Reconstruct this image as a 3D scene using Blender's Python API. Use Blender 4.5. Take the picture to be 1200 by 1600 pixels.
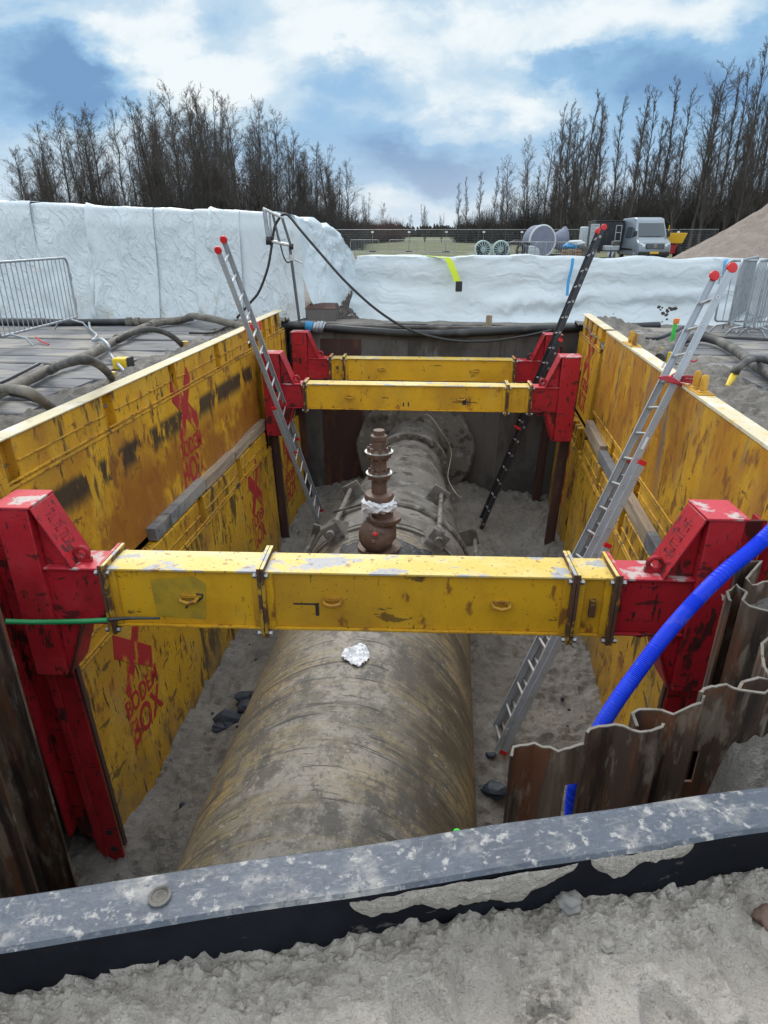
import bpy, bmesh, math, random
from mathutils import Vector, Matrix, noise, Euler
R = math.radians
random.seed(7)
for o in list(bpy.data.objects): bpy.data.objects.remove(o)
SC = bpy.context.scene
COL = SC.collection
# ------------------------------------------------------------------ camera
FPX, YH, XV, EYE = 1000.0, 366.0, 712.0, 1.6
PITCH = math.atan((800 - YH) / FPX)
YAW = math.atan((XV - 600) / math.hypot(FPX, 800 - YH))
FW = Vector((-math.sin(YAW) * math.cos(PITCH), math.cos(YAW) * math.cos(PITCH), -math.sin(PITCH)))
RT = Vector((math.cos(YAW), math.sin(YAW), 0)); DN = FW.cross(RT)
EYEP = Vector((0, 0, EYE))
cam = bpy.data.cameras.new('camera'); camo = bpy.data.objects.new('camera', cam); COL.objects.link(camo)
camo.location = EYEP; camo.rotation_euler = (math.pi / 2 - PITCH, 0, YAW)
cam.sensor_fit = 'VERTICAL'; cam.sensor_height = 24; cam.lens = 24 * FPX / 1600
cam.clip_start = 0.05; cam.clip_end = 3000
SC.camera = camo
SC.render.resolution_x, SC.render.resolution_y = 768, 1024
SC.view_settings.view_transform = 'Standard'; SC.view_settings.look = 'None'
SC.view_settings.exposure = 0.38; SC.view_settings.gamma = 1
def ray(x, y): return FW + RT * ((x - 600) / FPX) + DN * ((y - 800) / FPX)
def pick(x, y, k, v):
    r = ray(x, y); return EYEP + r * ((v - EYEP[k]) / r[k])
def PX(x, y, v): return pick(x, y, 0, v)
def PY(x, y, v): return pick(x, y, 1, v)
def PZ(x, y, v): return pick(x, y, 2, v)
# ------------------------------------------------------------------ node helpers
def nd(t, typ, ins={}, **props):
    n = t.nodes.new(typ)
    for k, v in props.items(): setattr(n, k, v)
    for k, v in ins.items():
        s = n.inputs[k]
        if isinstance(v, bpy.types.NodeSocket): t.links.new(v, s)
        else: s.default_value = v
    return n
def rgb(c): return (c[0], c[1], c[2], 1.0)
def mth(t, op, a, b=0.0, clamp=False): return nd(t, 'ShaderNodeMath', {0: a, 1: b}, operation=op, use_clamp=clamp).outputs[0]
def sstep(t, f, a, b, c=0.0, d=1.0):
    return nd(t, 'ShaderNodeMapRange', {0: f, 1: a, 2: b, 3: c, 4: d}, interpolation_type='SMOOTHSTEP').outputs[0]
def mixc(t, f, a, b):
    a = rgb(a) if isinstance(a, tuple) else a
    b = rgb(b) if isinstance(b, tuple) else b
    return nd(t, 'ShaderNodeMix', {0: f, 6: a, 7: b}, data_type='RGBA').outputs[2]
def noi(t, vec, scale, detail=5, rough=0.6, dist=0.0):
    return nd(t, 'ShaderNodeTexNoise', {'Vector': vec, 'Scale': scale, 'Detail': detail, 'Roughness': rough, 'Distortion': dist}).outputs[0]
def vmul(t, vec, s): return nd(t, 'ShaderNodeVectorMath', {0: vec, 1: s}, operation='MULTIPLY').outputs[0]
def vop(t, op, a, b): return nd(t, 'ShaderNodeVectorMath', {0: a, 1: b}, operation=op).outputs[0]
# ------------------------------------------------------------------ world
SUN_EL, SUN_AZ = R(38), R(-20)      # azimuth measured from +Y towards +X
W = bpy.data.worlds.new('World'); SC.world = W; W.use_nodes = True
t = W.node_tree; t.nodes.clear()
sky = nd(t, 'ShaderNodeTexSky', sky_type='NISHITA', sun_disc=False, sun_elevation=SUN_EL, sun_rotation=SUN_AZ, air_density=1.0, dust_density=1.0, ozone_density=1.5)
d = nd(t, 'ShaderNodeNewGeometry').outputs['Incoming']
d = vmul(t, d, (-1, -1, -1))
sx = nd(t, 'ShaderNodeSeparateXYZ', {0: d})
ay = mth(t, 'MAXIMUM', mth(t, 'ABSOLUTE', sx.outputs[1]), 0.12)
uu = mth(t, 'DIVIDE', sx.outputs[0], ay); vv = mth(t, 'DIVIDE', sx.outputs[2], ay)
uv = nd(t, 'ShaderNodeCombineXYZ', {0: uu, 1: vv, 2: mth(t, 'SIGN', sx.outputs[1])}).outputs[0]
wn = nd(t, 'ShaderNodeTexNoise', {'Vector': vmul(t, uv, (1.0, 1.7, 1.0)), 'Scale': 3.0, 'Detail': 7.0, 'Roughness': 0.6}).outputs[1]
wv = vop(t, 'ADD', uv, vmul(t, vop(t, 'SUBTRACT', wn, (0.5, 0.5, 0.5)), (0.42, 0.26, 0)))
# the big clouds, placed by their direction in the sky
BLOBS = [  # pixel centre, radii (in u, v), weight: negative = dark blue cloud, positive = bright gap
    (70, 95, 0.17, 0.085, -1.0), (150, 130, 0.10, 0.06, -0.7), (20, 190, 0.16, 0.05, -0.4),
    (330, 70, 0.05, 0.05, -0.55), (410, 40, 0.14, 0.035, -0.25),
    (570, 125, 0.06, 0.025, -0.55), (610, 215, 0.15, 0.06, -0.7), (735, 120, 0.06, 0.03, -0.35), (650, 20, 0.13, 0.022, -0.4),
    (720, 250, 0.14, 0.05, -0.65), (560, 270, 0.2, 0.06, -0.4),
    (880, 112, 0.09, 0.022, -0.8), (1010, 125, 0.18, 0.035, -0.5), (1150, 105, 0.16, 0.07, -0.75), (960, 200, 0.16, 0.05, -0.35), (1180, 230, 0.25, 0.09, -0.35),
    (250, 40, 0.10, 0.06, 0.8), (300, 110, 0.10, 0.05, 0.75), (510, 60, 0.12, 0.06, 0.95), (330, 150, 0.14, 0.03, 0.5),
    (720, 170, 0.12, 0.05, 0.7), (700, 60, 0.16, 0.06, 0.55), (960, 60, 0.16, 0.05, 0.55), (80, 15, 0.16, 0.02, 0.5), (1100, 20, 0.2, 0.03, 0.5),
    (640, 315, 0.2, 0.022, 0.7), (60, 230, 0.12, 0.03, 0.4), (860, 150, 0.08, 0.03, 0.4)]
acc = mth(t, 'MULTIPLY', mth(t, 'SUBTRACT', noi(t, vmul(t, uv, (1, 2.2, 1)), 5.0, 10, 0.64, 0.4), 0.44), 1.75)
for bx_, by_, ru, rv, w in BLOBS:
    r_ = ray(bx_, by_); c = (r_[0] / r_[1], r_[2] / r_[1], 0)
    q = vmul(t, vop(t, 'SUBTRACT', wv, c), (1 / ru, 1 / rv, 0))
    ln = nd(t, 'ShaderNodeVectorMath', {0: q}, operation='LENGTH').outputs['Value']
    acc = mth(t, 'ADD', acc, sstep(t, ln, 0.15, 1.35, w, 0.0))
blue = mixc(t, 0.94, sky.outputs[0], (3.0, 5.25, 7.8))
dark = mixc(t, sstep(t, acc, -1.3, -0.35), (1.9, 3.5, 5.9), blue)
mid = mixc(t, sstep(t, acc, -0.45, 0.2), dark, (5.5, 7.2, 8.7))
skc = mixc(t, sstep(t, acc, 0.1, 0.85), mid, (8.9, 9.6, 9.9))
hz = sstep(t, vv, 0.0, 0.16, 0.45, 0.0)
skc = mixc(t, hz, skc, (8.2, 8.6, 9.0))
skc = vmul(t, skc, (0.82, 0.82, 0.82))
up = sstep(t, sx.outputs[2], 0.34, 0.70)                     # even cloud deck overhead, out of view, brightened to light the pit
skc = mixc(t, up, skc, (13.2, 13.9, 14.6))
skc = mixc(t, mth(t, 'MULTIPLY', sstep(t, sx.outputs[1], 0.05, -0.25), sstep(t, sx.outputs[2], 0.0, 0.2)), skc, (9.6, 10.6, 11.4))  # sky behind the viewer, also out of view and brightened
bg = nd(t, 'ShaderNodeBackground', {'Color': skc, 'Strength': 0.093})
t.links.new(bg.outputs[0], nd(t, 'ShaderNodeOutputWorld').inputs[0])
# ------------------------------------------------------------------ sun behind thin cloud
sl = bpy.data.lights.new('sun', 'SUN'); sl.energy = 1.3; sl.angle = R(25); sl.color = (1.0, 0.95, 0.88)
so = bpy.data.objects.new('sun', sl); COL.objects.link(so)
sd = Vector((math.sin(SUN_AZ) * math.cos(SUN_EL), math.cos(SUN_AZ) * math.cos(SUN_EL), math.sin(SUN_EL)))
so.rotation_euler = sd.to_track_quat('Z', 'Y').to_euler(); so.location = (0, 0, 40)
# ------------------------------------------------------------------ materials
def material(name, base, layers=(), rough=0.6, bump=(), metal=0.0, spec=0.5, coord='Object', vary=True, warp=0.0, edge=None):
    """layers: (colour, scale, lo, hi, stretch, amount[, detail]) painted in turn where noise rises from lo to hi;
    stretch may also be ('z', a, b): mask by local height."""
    m = bpy.data.materials.new(name); m.use_nodes = True; t = m.node_tree
    b = t.nodes['Principled BSDF']
    v = nd(t, 'ShaderNodeTexCoord').outputs[coord]
    raw = v
    if vary:
        rnd = nd(t, 'ShaderNodeObjectInfo').outputs['Random']
        v = vop(t, 'ADD', v, vmul(t, nd(t, 'ShaderNodeCombineXYZ', {0: rnd, 1: rnd, 2: rnd}).outputs[0], (31.7, 17.3, 23.9)))
    c = rgb(base); k = 0
    rr = rough
    for L in layers:
        col, sc, lo, hi, st, amt = L[:6]; det = L[6] if len(L) > 6 else 6
        vec = vop(t, 'ADD', vmul(t, v, st), (k * 3.1, k * 1.7, k * 5.3)); k += 1
        f = noi(t, vec, sc, det, 0.62, warp)
        f = sstep(t, f, lo, hi, 0, amt)
        if len(L) > 8:
            zz = nd(t, 'ShaderNodeSeparateXYZ', {0: raw}).outputs[2]; a_, b_, c_, d_ = L[8]
            f = mth(t, 'MULTIPLY', f, mth(t, 'MULTIPLY', sstep(t, zz, a_, b_), sstep(t, zz, d_, c_)))
        c = mixc(t, f, c, col)
        if len(L) > 7 and L[7] is not None: rr = nd(t, 'ShaderNodeMix', {0: f, 2: rr, 3: L[7]}).outputs[0]
    if edge:            # paint worn off along the edges
        bn = nd(t, 'ShaderNodeBevel', {'Radius': edge[1]}, samples=4).outputs[0]
        dt = nd(t, 'ShaderNodeVectorMath', {0: bn, 1: nd(t, 'ShaderNodeNewGeometry').outputs['Normal']}, operation='DOT_PRODUCT').outputs['Value']
        em = mth(t, 'MULTIPLY', sstep(t, dt, 0.985, 0.86), sstep(t, noi(t, vmul(t, v, (1, 1, 1)), 9.0, 8, 0.65), 0.42, 0.56, 0, edge[2]))
        c = mixc(t, em, c, edge[0])
    if isinstance(c, tuple): b.inputs['Base Color'].default_value = c
    else: t.links.new(c, b.inputs['Base Color'])
    if isinstance(rr, float) or isinstance(rr, int): b.inputs['Roughness'].default_value = rr
    else: t.links.new(rr, b.inputs['Roughness'])
    b.inputs['Metallic'].default_value = metal; b.inputs['Specular IOR Level'].default_value = spec
    prev = None
    for B in bump:
        sc, strg, dist = B[:3]; st = B[3] if len(B) > 3 else (1, 1, 1)
        h = noi(t, vmul(t, v, st), sc, 6, 0.65)
        ins = {'Height': h, 'Strength': strg, 'Distance': dist}
        if prev is not None: ins['Normal'] = prev
        prev = nd(t, 'ShaderNodeBump', ins).outputs[0]
    if prev is not None: t.links.new(prev, b.inputs['Normal'])
    return m
one = (1, 1, 1)
RUST = (0.20, 0.075, 0.022); GRIME = (0.035, 0.028, 0.022); DUST = (0.40, 0.36, 0.31)
def yellow(name, rust, dark, dust=0.0, extra=(), y1=(0.66, 0.355, 0.018)):
    return material(name, y1, [
        ((0.50, 0.25, 0.015), 1.3, 0.42, 0.68, one, 0.75),
        ((0.25, 0.145, 0.04), 0.9, 0.44, 0.66, (1, 0.8, 0.55), 0.25 + rust * 0.45, 9),
        ((0.66, 0.42, 0.05), 2.7, 0.5, 0.72, (1, 1, 0.35), 0.6),
        ((0.33, 0.13, 0.02), 1.1, 0.60 - rust * 0.16, 0.78 - rust * 0.14, (1, 1, 0.6), 0.75),
        (RUST, 7.0, 0.60 - rust * 0.09, 0.68 - rust * 0.06, (1, 1, 0.5), 0.85, 9),
        (DUST, 3.0, 0.50, 0.8, (1, 1, 0.4), dust),
        (GRIME, 2.3, 0.66 - dark * 0.075, 0.72 - dark * 0.06, (1.6, 1.6, 0.4), 0.85, 10),
        (GRIME, 17.0, 0.66 - dark * 0.055, 0.69 - dark * 0.05, (1, 1, 0.22), 0.92, 8),
        (GRIME, 9.0, 0.665 - dark * 0.04, 0.68 - dark * 0.04, (0.3, 0.35, 1), 0.7, 9),
        (GRIME, 55.0, 0.66 - dark * .04, 0.70 - dark * .04, one, 0.9, 4)] + list(extra),
        rough=0.5, bump=[(14, 0.25, 0.01), (90, 0.2, 0.004)], spec=0.4, edge=((0.10, 0.05, 0.025), 0.014, 0.9))
M = {}
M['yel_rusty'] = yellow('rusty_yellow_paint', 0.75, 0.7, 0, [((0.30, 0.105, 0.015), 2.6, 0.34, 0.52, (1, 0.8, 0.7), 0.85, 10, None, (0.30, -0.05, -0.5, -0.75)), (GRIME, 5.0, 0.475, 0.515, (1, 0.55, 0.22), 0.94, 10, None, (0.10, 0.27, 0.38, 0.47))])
M['yel_right'] = yellow('orange_streaked_yellow_paint', 1.0, 0.6, 0.15, [((0.40, 0.16, 0.015), 1.6, 0.45, 0.60, (1.4, 1.4, 0.3), 0.7, 9), ((0.14, 0.13, 0.12), 1.4, 0.55, 0.66, (1.6, 1.6, 0.35), 0.7, 9)])
M['yel'] = yellow('worn_yellow_paint', 0.55, 0.7, 0.1)
M['yel_low'] = yellow('scratched_yellow_paint', 0.45, 1.15, 0.2, [((0.16, 0.13, 0.09), 2.0, 0.45, 0.62, (1, 1, 0.5), 0.8, 9, None, (0.1, -0.9, -3, -3.1))], (0.58, 0.325, 0.016))
M['yel_strut'] = yellow('chipped_yellow_paint', 0.12, 0.25, 0.0, (), (0.72, 0.40, 0.016))
M['yel_top'] = material('dusty_cream_top', (0.62, 0.55, 0.38), [((0.66, 0.45, 0.08), 5, 0.55, 0.66, one, 0.8), ((0.35, 0.30, 0.24), 9, 0.55, 0.72, one, 0.8), ((0.75, 0.72, 0.66), 3, 0.5, 0.7, one, 0.7)], rough=0.85, bump=[(40, 0.4, 0.01)])
M['strut_top'] = material('scraped_pale_yellow_top', (0.66, 0.46, 0.08), [((0.70, 0.60, 0.30), 2.5, 0.4, 0.65, (0.5, 1, 1), 0.8), ((0.30, 0.33, 0.40), 5.5, 0.545, 0.60, (0.6, 1, 1), 0.85, 11), ((0.25, 0.12, 0.04), 14, 0.60, 0.64, one, 0.8, 8), ((0.10, 0.07, 0.05), 40, 0.61, 0.65, one, 0.8)], rough=0.5, bump=[(30, 0.2, 0.006)])
M['red'] = material('worn_red_paint', (0.43, 0.015, 0.026), [
    ((0.52, 0.038, 0.05), 2.0, 0.45, 0.7, one, 0.7), ((0.27, 0.014, 0.02), 3.0, 0.50, 0.70, (1, 1, 0.6), 0.7),
    ((0.05, 0.018, 0.016), 4.2, 0.575, 0.60, (1, 1, 0.45), 0.9, 10), ((0.04, 0.02, 0.02), 26, 0.605, 0.635, (1, 1, 0.3), 0.9, 5), ((0.06, 0.02, 0.02), 15, 0.60, 0.63, (0.3, 1, 1), 0.8, 4)],
    rough=0.45, bump=[(18, 0.3, 0.008), (80, 0.2, 0.004)], spec=0.4, edge=((0.045, 0.02, 0.018), 0.016, 0.95))
M['red_top'] = material('scraped_red_paint', (0.50, 0.03, 0.05), [((0.50, 0.44, 0.42), 6, 0.50, 0.60, one, 0.9, 8), ((0.08, 0.02, 0.02), 14, 0.62, 0.67, one, 0.9)], rough=0.5, bump=[(30, 0.3, 0.005)])
M['letter'] = material('faded_red_stencil', (0.36, 0.02, 0.022), [((0.46, 0.24, 0.02), 7, 0.52, 0.62, (1, 1, 0.5), 0.85, 9), (GRIME, 12, 0.60, 0.66, (1, 1, 0.4), 0.85)], rough=0.6)
M['rail_dark'] = material('rusty_dark_rail', (0.06, 0.028, 0.024), [((0.16, 0.07, 0.035), 4, 0.5, 0.7, (1, 1, 0.3), 0.8)], rough=0.7, bump=[(30, 0.3, 0.005)])
M['flange'] = material('rusted_flange_plate', (0.10, 0.05, 0.03), [((0.50, 0.30, 0.03), 7, 0.52, 0.6, one, 0.9), ((0.03, 0.025, 0.02), 9, 0.5, 0.65, one, 0.7)], rough=0.65, bump=[(40, 0.3, 0.004)])
M['bolt'] = material('zinc_bolt', (0.36, 0.37, 0.38), [(RUST, 40, 0.55, 0.65, one, 0.7)], rough=0.4, metal=0.8)
M['pile'] = material('rusty_sheet_steel', (0.085, 0.056, 0.042), [
    ((0.22, 0.165, 0.12), 2.0, 0.44, 0.62, (2.2, 2.2, 0.25), 0.9), ((0.16, 0.062, 0.03), 3.0, 0.48, 0.62, (2, 2, 0.5), 0.85, 10), ((0.26, 0.21, 0.165), 6.0, 0.54, 0.64, (1.6, 1.6, 0.5), 0.8, 10),
    ((0.028, 0.022, 0.02), 3.4, 0.49, 0.60, (2.4, 2.4, 0.25), 0.85, 10), ((0.30, 0.27, 0.23), 11, 0.60, 0.72, (1.5, 1.5, 0.3), 0.7)],
    rough=0.75, bump=[(16, 0.4, 0.01, (2, 2, 0.5)), (70, 0.4, 0.004)], spec=0.3)
M['pile_edge'] = material('dusty_cut_edge', (0.20, 0.18, 0.155), [((0.10, 0.07, 0.05), 14, 0.5, 0.65, one, 0.8)], rough=0.9, bump=[(60, 0.5, 0.006)])
M['endwall'] = material('stained_dark_concrete', (0.135, 0.125, 0.115), [
    ((0.055, 0.048, 0.045), 0.8, 0.45, 0.62, (1, 1, 0.6), 0.85), ((0.26, 0.245, 0.225), 1.5, 0.56, 0.72, (1.6, 1, 0.5), 0.7), ((0.04, 0.036, 0.034), 3.0, 0.58, 0.7, (2.5, 1, 0.2), 0.7)],
    rough=0.85, bump=[(12, 0.4, 0.02), (60, 0.4, 0.006)])
M['timber'] = material('weathered_plank', (0.33, 0.25, 0.17), [((0.20, 0.16, 0.13), 3, 0.4, 0.65, (8, 0.5, 8), 0.85), ((0.48, 0.39, 0.28), 2, 0.5, 0.72, (6, 0.4, 6), 0.7), ((0.12, 0.09, 0.07), 8, 0.58, 0.68, (6, 0.5, 6), 0.7)], rough=0.8, bump=[(10, 0.4, 0.006, (8, 0.5, 8))])
M['mat'] = material('dusty_grey_mat_board', (0.165, 0.168, 0.178), [((0.09, 0.093, 0.105), 2.2, 0.45, 0.65, (0.4, 4, 4), 0.8), ((0.30, 0.275, 0.24), 1.3, 0.47, 0.60, (0.6, 1, 1), 0.85, 10), ((0.05, 0.048, 0.046), 2.5, 0.57, 0.66, (0.5, 1.5, 1), 0.8, 9), ((0.10, 0.095, 0.09), 5, 0.58, 0.7, (0.3, 5, 5), 0.7)], rough=0.75, bump=[(12, 0.4, 0.01, (0.4, 4, 4)), (70, 0.3, 0.005)])
def sandmat(name, a, b, c, wet):
    m = material(name, a, [(b, 2.2, 0.42, 0.66, one, 0.85), (c, 7, 0.5, 0.7, one, 0.7, 9), (wet, 1.3, 0.56, 0.72, one, 0.7), (tuple(x * 0.55 for x in a), 26, 0.60, 0.72, one, 0.65, 6), (tuple(min(1, x * 1.35) for x in a), 38, 0.60, 0.70, one, 0.5, 4)],
        rough=0.95, bump=[(9, 0.6, 0.08), (34, 0.8, 0.035), (120, 0.8, 0.010)], coord='Object', vary=False, spec=0.2)
    return m
M['sand'] = sandmat('damp_sand', (0.25, 0.232, 0.21), (0.33, 0.305, 0.275), (0.185, 0.17, 0.153), (0.16, 0.156, 0.15))
M['sand_near'] = sandmat('trodden_sand', (0.47, 0.43, 0.385), (0.60, 0.55, 0.49), (0.33, 0.295, 0.255), (0.43, 0.42, 0.40))
M['sand_heap'] = sandmat('brown_heap_sand', (0.27, 0.225, 0.195), (0.33, 0.28, 0.245), (0.20, 0.165, 0.14), (0.19, 0.155, 0.13))
M['soil'] = material('dark_soil', (0.12, 0.10, 0.085), [((0.19, 0.17, 0.15), 3, 0.45, 0.65, one, 0.8)], rough=0.95, bump=[(12, 0.7, 0.05)])
M['grass'] = material('winter_grass', (0.135, 0.135, 0.062), [((0.085, 0.105, 0.038), 0.12, 0.42, 0.6, one, 0.85), ((0.21, 0.185, 0.115), 0.3, 0.52, 0.7, one, 0.8), ((0.11, 0.11, 0.05), 2.5, 0.5, 0.7, one, 0.7)], rough=0.95, bump=[(6, 0.7, 0.1)], vary=False)
def tarpmat(name, base, dirt, crumple):
    m = bpy.data.materials.new(name); m.use_nodes = True; t = m.node_tree; b = t.nodes['Principled BSDF']
    v = nd(t, 'ShaderNodeTexCoord').outputs['Object']
    c = mixc(t, sstep(t, noi(t, v, 0.9), 0.45, 0.7, 0, 0.5), base, tuple(x * 0.86 for x in base))
    g = nd(t, 'ShaderNodeSeparateXYZ', {0: v}).outputs[2]
    dm = mth(t, 'MULTIPLY', sstep(t, g, -0.35, -1.0), sstep(t, noi(t, v, 2.0, 7), 0.46, 0.68, 0, dirt))
    c = mixc(t, dm, c, (0.40, 0.36, 0.30))
    c = mixc(t, sstep(t, noi(t, v, 9, 6), 0.70, 0.76, 0, 0.7), c, (0.25, 0.22, 0.19))
    t.links.new(c, b.inputs['Base Color']); b.inputs['Roughness'].default_value = 0.30; b.inputs['Specular IOR Level'].default_value = 0.5
    wv = vop(t, 'ADD', v, vmul(t, nd(t, 'ShaderNodeTexNoise', {'Vector': v, 'Scale': 1.6, 'Detail': 4.0}).outputs[1], (0.7, 0.7, 0.7)))
    vor = lambda st, sc: nd(t, 'ShaderNodeTexVoronoi', {'Vector': vmul(t, wv, st), 'Scale': sc}, feature='DISTANCE_TO_EDGE').outputs['Distance']
    if crumple:         # long thin creases running down and aslant, in patches
        rot = nd(t, 'ShaderNodeVectorRotate', {'Vector': wv, 'Axis': (0, 1, 0), 'Angle': 0.5}, rotation_type='AXIS_ANGLE').outputs[0]
        rdg = lambda n_, w_: mth(t, 'SUBTRACT', 1.0, mth(t, 'DIVIDE', mth(t, 'MINIMUM', mth(t, 'ABSOLUTE', mth(t, 'SUBTRACT', n_, 0.5)), w_), w_))
        h1 = rdg(noi(t, vmul(t, rot, (3.2, 3.2, 0.45)), 1.3, 2, 0.4), 0.09); h2 = rdg(noi(t, vmul(t, wv, (2.6, 2.6, 0.8)), 2.6, 2, 0.4), 0.07)
        h = mth(t, 'ADD', mth(t, 'MULTIPLY', h1, 0.06), mth(t, 'MULTIPLY', h2, 0.03))
        h = mth(t, 'ADD', h, mth(t, 'MULTIPLY', mth(t, 'MINIMUM', vor((1.3, 1.3, 0.8), 2.2), 0.25), 0.07 * crumple))
        h = mth(t, 'MULTIPLY', h, sstep(t, noi(t, vmul(t, v, (1, 1, .25)), 0.7, 2), 0.45, 0.60, 0.12, crumple))
        h = mth(t, 'ADD', h, mth(t, 'MULTIPLY', noi(t, wv, 1.2, 2), 0.10))
    else:
        h = mth(t, 'MULTIPLY', mth(t, 'ADD', noi(t, vmul(t, wv, (0.35, 0.35, 2.2)), 1.3, 2, 0.45), mth(t, 'MULTIPLY', noi(t, vmul(t, wv, (0.9, 0.9, 3.0)), 3.5, 2), 0.10)), 0.5)
    bp = nd(t, 'ShaderNodeBump', {'Height': h, 'Strength': 0.7, 'Distance': 0.28}).outputs[0]
    t.links.new(bp, b.inputs['Normal'])
    return m
M['tarp'] = tarpmat('white_plastic_sheeting', (0.62, 0.69, 0.73), 0.5, 1.0)
M['tarp3'] = tarpmat('crumpled_plastic_sheeting', (0.58, 0.67, 0.72), 0.5, 1.3)
M['tarp2'] = tarpmat('white_plastic_sheeting_smooth', (0.62, 0.69, 0.73), 0.3, 0)
def pipemat():
    m = bpy.data.materials.new('dusty_streaked_pipe'); m.use_nodes = True; t = m.node_tree; b = t.nodes['Principled BSDF']
    v = nd(t, 'ShaderNodeTexCoord').outputs['Object']
    s = nd(t, 'ShaderNodeSeparateXYZ', {0: v}); X, Y, Z = s.outputs
    ang = mth(t, 'ARCTAN2', X, mth(t, 'ADD', Z, 0.0))
    aa = mth(t, 'ABSOLUTE', ang)
    yy = mth(t, 'ADD', Y, mth(t, 'MULTIPLY', mth(t, 'SQRT', mth(t, 'ADD', mth(t, 'MULTIPLY', ang, ang), 0.12)), 0.22))
    vs = nd(t, 'ShaderNodeCombineXYZ', {0: yy, 1: mth(t, 'MULTIPLY', ang, 0.6), 2: mth(t, 'MULTIPLY', noi(t, v, 2.0, 4), 0.25)}).outputs[0]
    st1 = noi(t, vmul(t, vs, (8.0, 1.3, 1)), 1.7, 9, 0.68, 0.3)
    st2 = noi(t, vmul(t, vs, (24.0, 2.4, 1)), 1.6, 9, 0.66, 0.4)
    c = mixc(t, sstep(t, st1, 0.38, 0.62), (0.125, 0.105, 0.07), (0.25, 0.195, 0.105))
    c = mixc(t, sstep(t, noi(t, v, 1.3, 4), 0.5, 0.66, 0, 0.75), c, (0.31, 0.215, 0.075))
    c = mixc(t, mth(t, 'MULTIPLY', sstep(t, st2, 0.49, 0.60), 0.85), c, (0.07, 0.062, 0.052))
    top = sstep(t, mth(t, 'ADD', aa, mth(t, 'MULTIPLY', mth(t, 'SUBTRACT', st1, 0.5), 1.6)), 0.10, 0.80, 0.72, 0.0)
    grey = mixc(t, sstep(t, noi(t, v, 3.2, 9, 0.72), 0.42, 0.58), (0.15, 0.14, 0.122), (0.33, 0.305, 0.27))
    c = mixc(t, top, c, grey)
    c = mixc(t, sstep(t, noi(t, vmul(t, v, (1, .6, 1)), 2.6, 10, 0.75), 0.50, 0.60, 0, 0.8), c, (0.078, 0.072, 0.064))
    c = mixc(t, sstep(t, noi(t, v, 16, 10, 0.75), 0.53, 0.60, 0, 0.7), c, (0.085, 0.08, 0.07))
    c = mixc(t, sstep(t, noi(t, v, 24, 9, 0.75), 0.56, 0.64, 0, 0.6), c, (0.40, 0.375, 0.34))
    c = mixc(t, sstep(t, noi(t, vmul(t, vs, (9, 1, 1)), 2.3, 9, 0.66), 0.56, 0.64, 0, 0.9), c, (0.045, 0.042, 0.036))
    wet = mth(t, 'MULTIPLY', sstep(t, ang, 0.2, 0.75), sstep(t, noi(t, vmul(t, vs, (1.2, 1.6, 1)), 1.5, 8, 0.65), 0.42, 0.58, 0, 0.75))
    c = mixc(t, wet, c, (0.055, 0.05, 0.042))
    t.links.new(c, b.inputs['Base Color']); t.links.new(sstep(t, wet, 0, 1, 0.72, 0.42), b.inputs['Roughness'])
    h = mth(t, 'ADD', mth(t, 'MULTIPLY', st2, 0.6), mth(t, 'MULTIPLY', noi(t, v, 45, 6), 0.5))
    t.links.new(nd(t, 'ShaderNodeBump', {'Height': h, 'Strength': 0.4, 'Distance': 0.012}).outputs[0], b.inputs['Normal'])
    return m
M['pipe'] = pipemat()
M['concrete'] = material('muddy_grey_casting', (0.175, 0.162, 0.146), [((0.08, 0.07, 0.06), 2.5, 0.45, 0.65, one, 0.8), ((0.31, 0.30, 0.28), 5, 0.55, 0.68, one, 0.8, 9), ((0.04, 0.037, 0.034), 4, 0.54, 0.63, one, 0.85, 9)], rough=0.85, bump=[(15, 0.5, 0.02), (70, 0.4, 0.006)])
M['tar'] = material('black_bitumen', (0.022, 0.024, 0.028), [((0.10, 0.11, 0.13), 8, 0.58, 0.68, one, 0.8)], rough=0.35, bump=[(14, 0.8, 0.04)])
M['rustcast'] = material('rusty_cast_iron', (0.11, 0.065, 0.048), [((0.17, 0.10, 0.072), 6, 0.45, 0.65, one, 0.8), ((0.06, 0.04, 0.03), 9, 0.55, 0.7, one, 0.8), ((0.24, 0.18, 0.14), 14, 0.58, 0.7, one, 0.6)], rough=0.6, bump=[(30, 0.4, 0.006)])
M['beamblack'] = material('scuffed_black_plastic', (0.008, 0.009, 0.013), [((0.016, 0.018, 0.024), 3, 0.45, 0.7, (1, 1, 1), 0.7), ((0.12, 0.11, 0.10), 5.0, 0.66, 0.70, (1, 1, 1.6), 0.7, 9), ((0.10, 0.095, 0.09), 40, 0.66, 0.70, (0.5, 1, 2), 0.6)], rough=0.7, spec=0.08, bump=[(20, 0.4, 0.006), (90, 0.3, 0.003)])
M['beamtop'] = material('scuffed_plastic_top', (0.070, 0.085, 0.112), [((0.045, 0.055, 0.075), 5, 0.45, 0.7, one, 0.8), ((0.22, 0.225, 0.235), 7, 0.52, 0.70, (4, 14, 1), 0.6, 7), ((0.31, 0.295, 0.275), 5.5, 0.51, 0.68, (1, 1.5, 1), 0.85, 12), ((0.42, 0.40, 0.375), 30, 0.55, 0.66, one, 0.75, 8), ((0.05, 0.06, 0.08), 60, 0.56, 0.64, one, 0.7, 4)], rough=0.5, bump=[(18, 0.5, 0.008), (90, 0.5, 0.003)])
M['hose'] = material('dusty_black_hose', (0.05, 0.048, 0.046), [((0.17, 0.155, 0.135), 3, 0.42, 0.65, one, 0.85), ((0.02, 0.02, 0.02), 9, 0.55, 0.7, one, 0.7)], rough=0.7, bump=[(40, 0.3, 0.006)])
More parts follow.
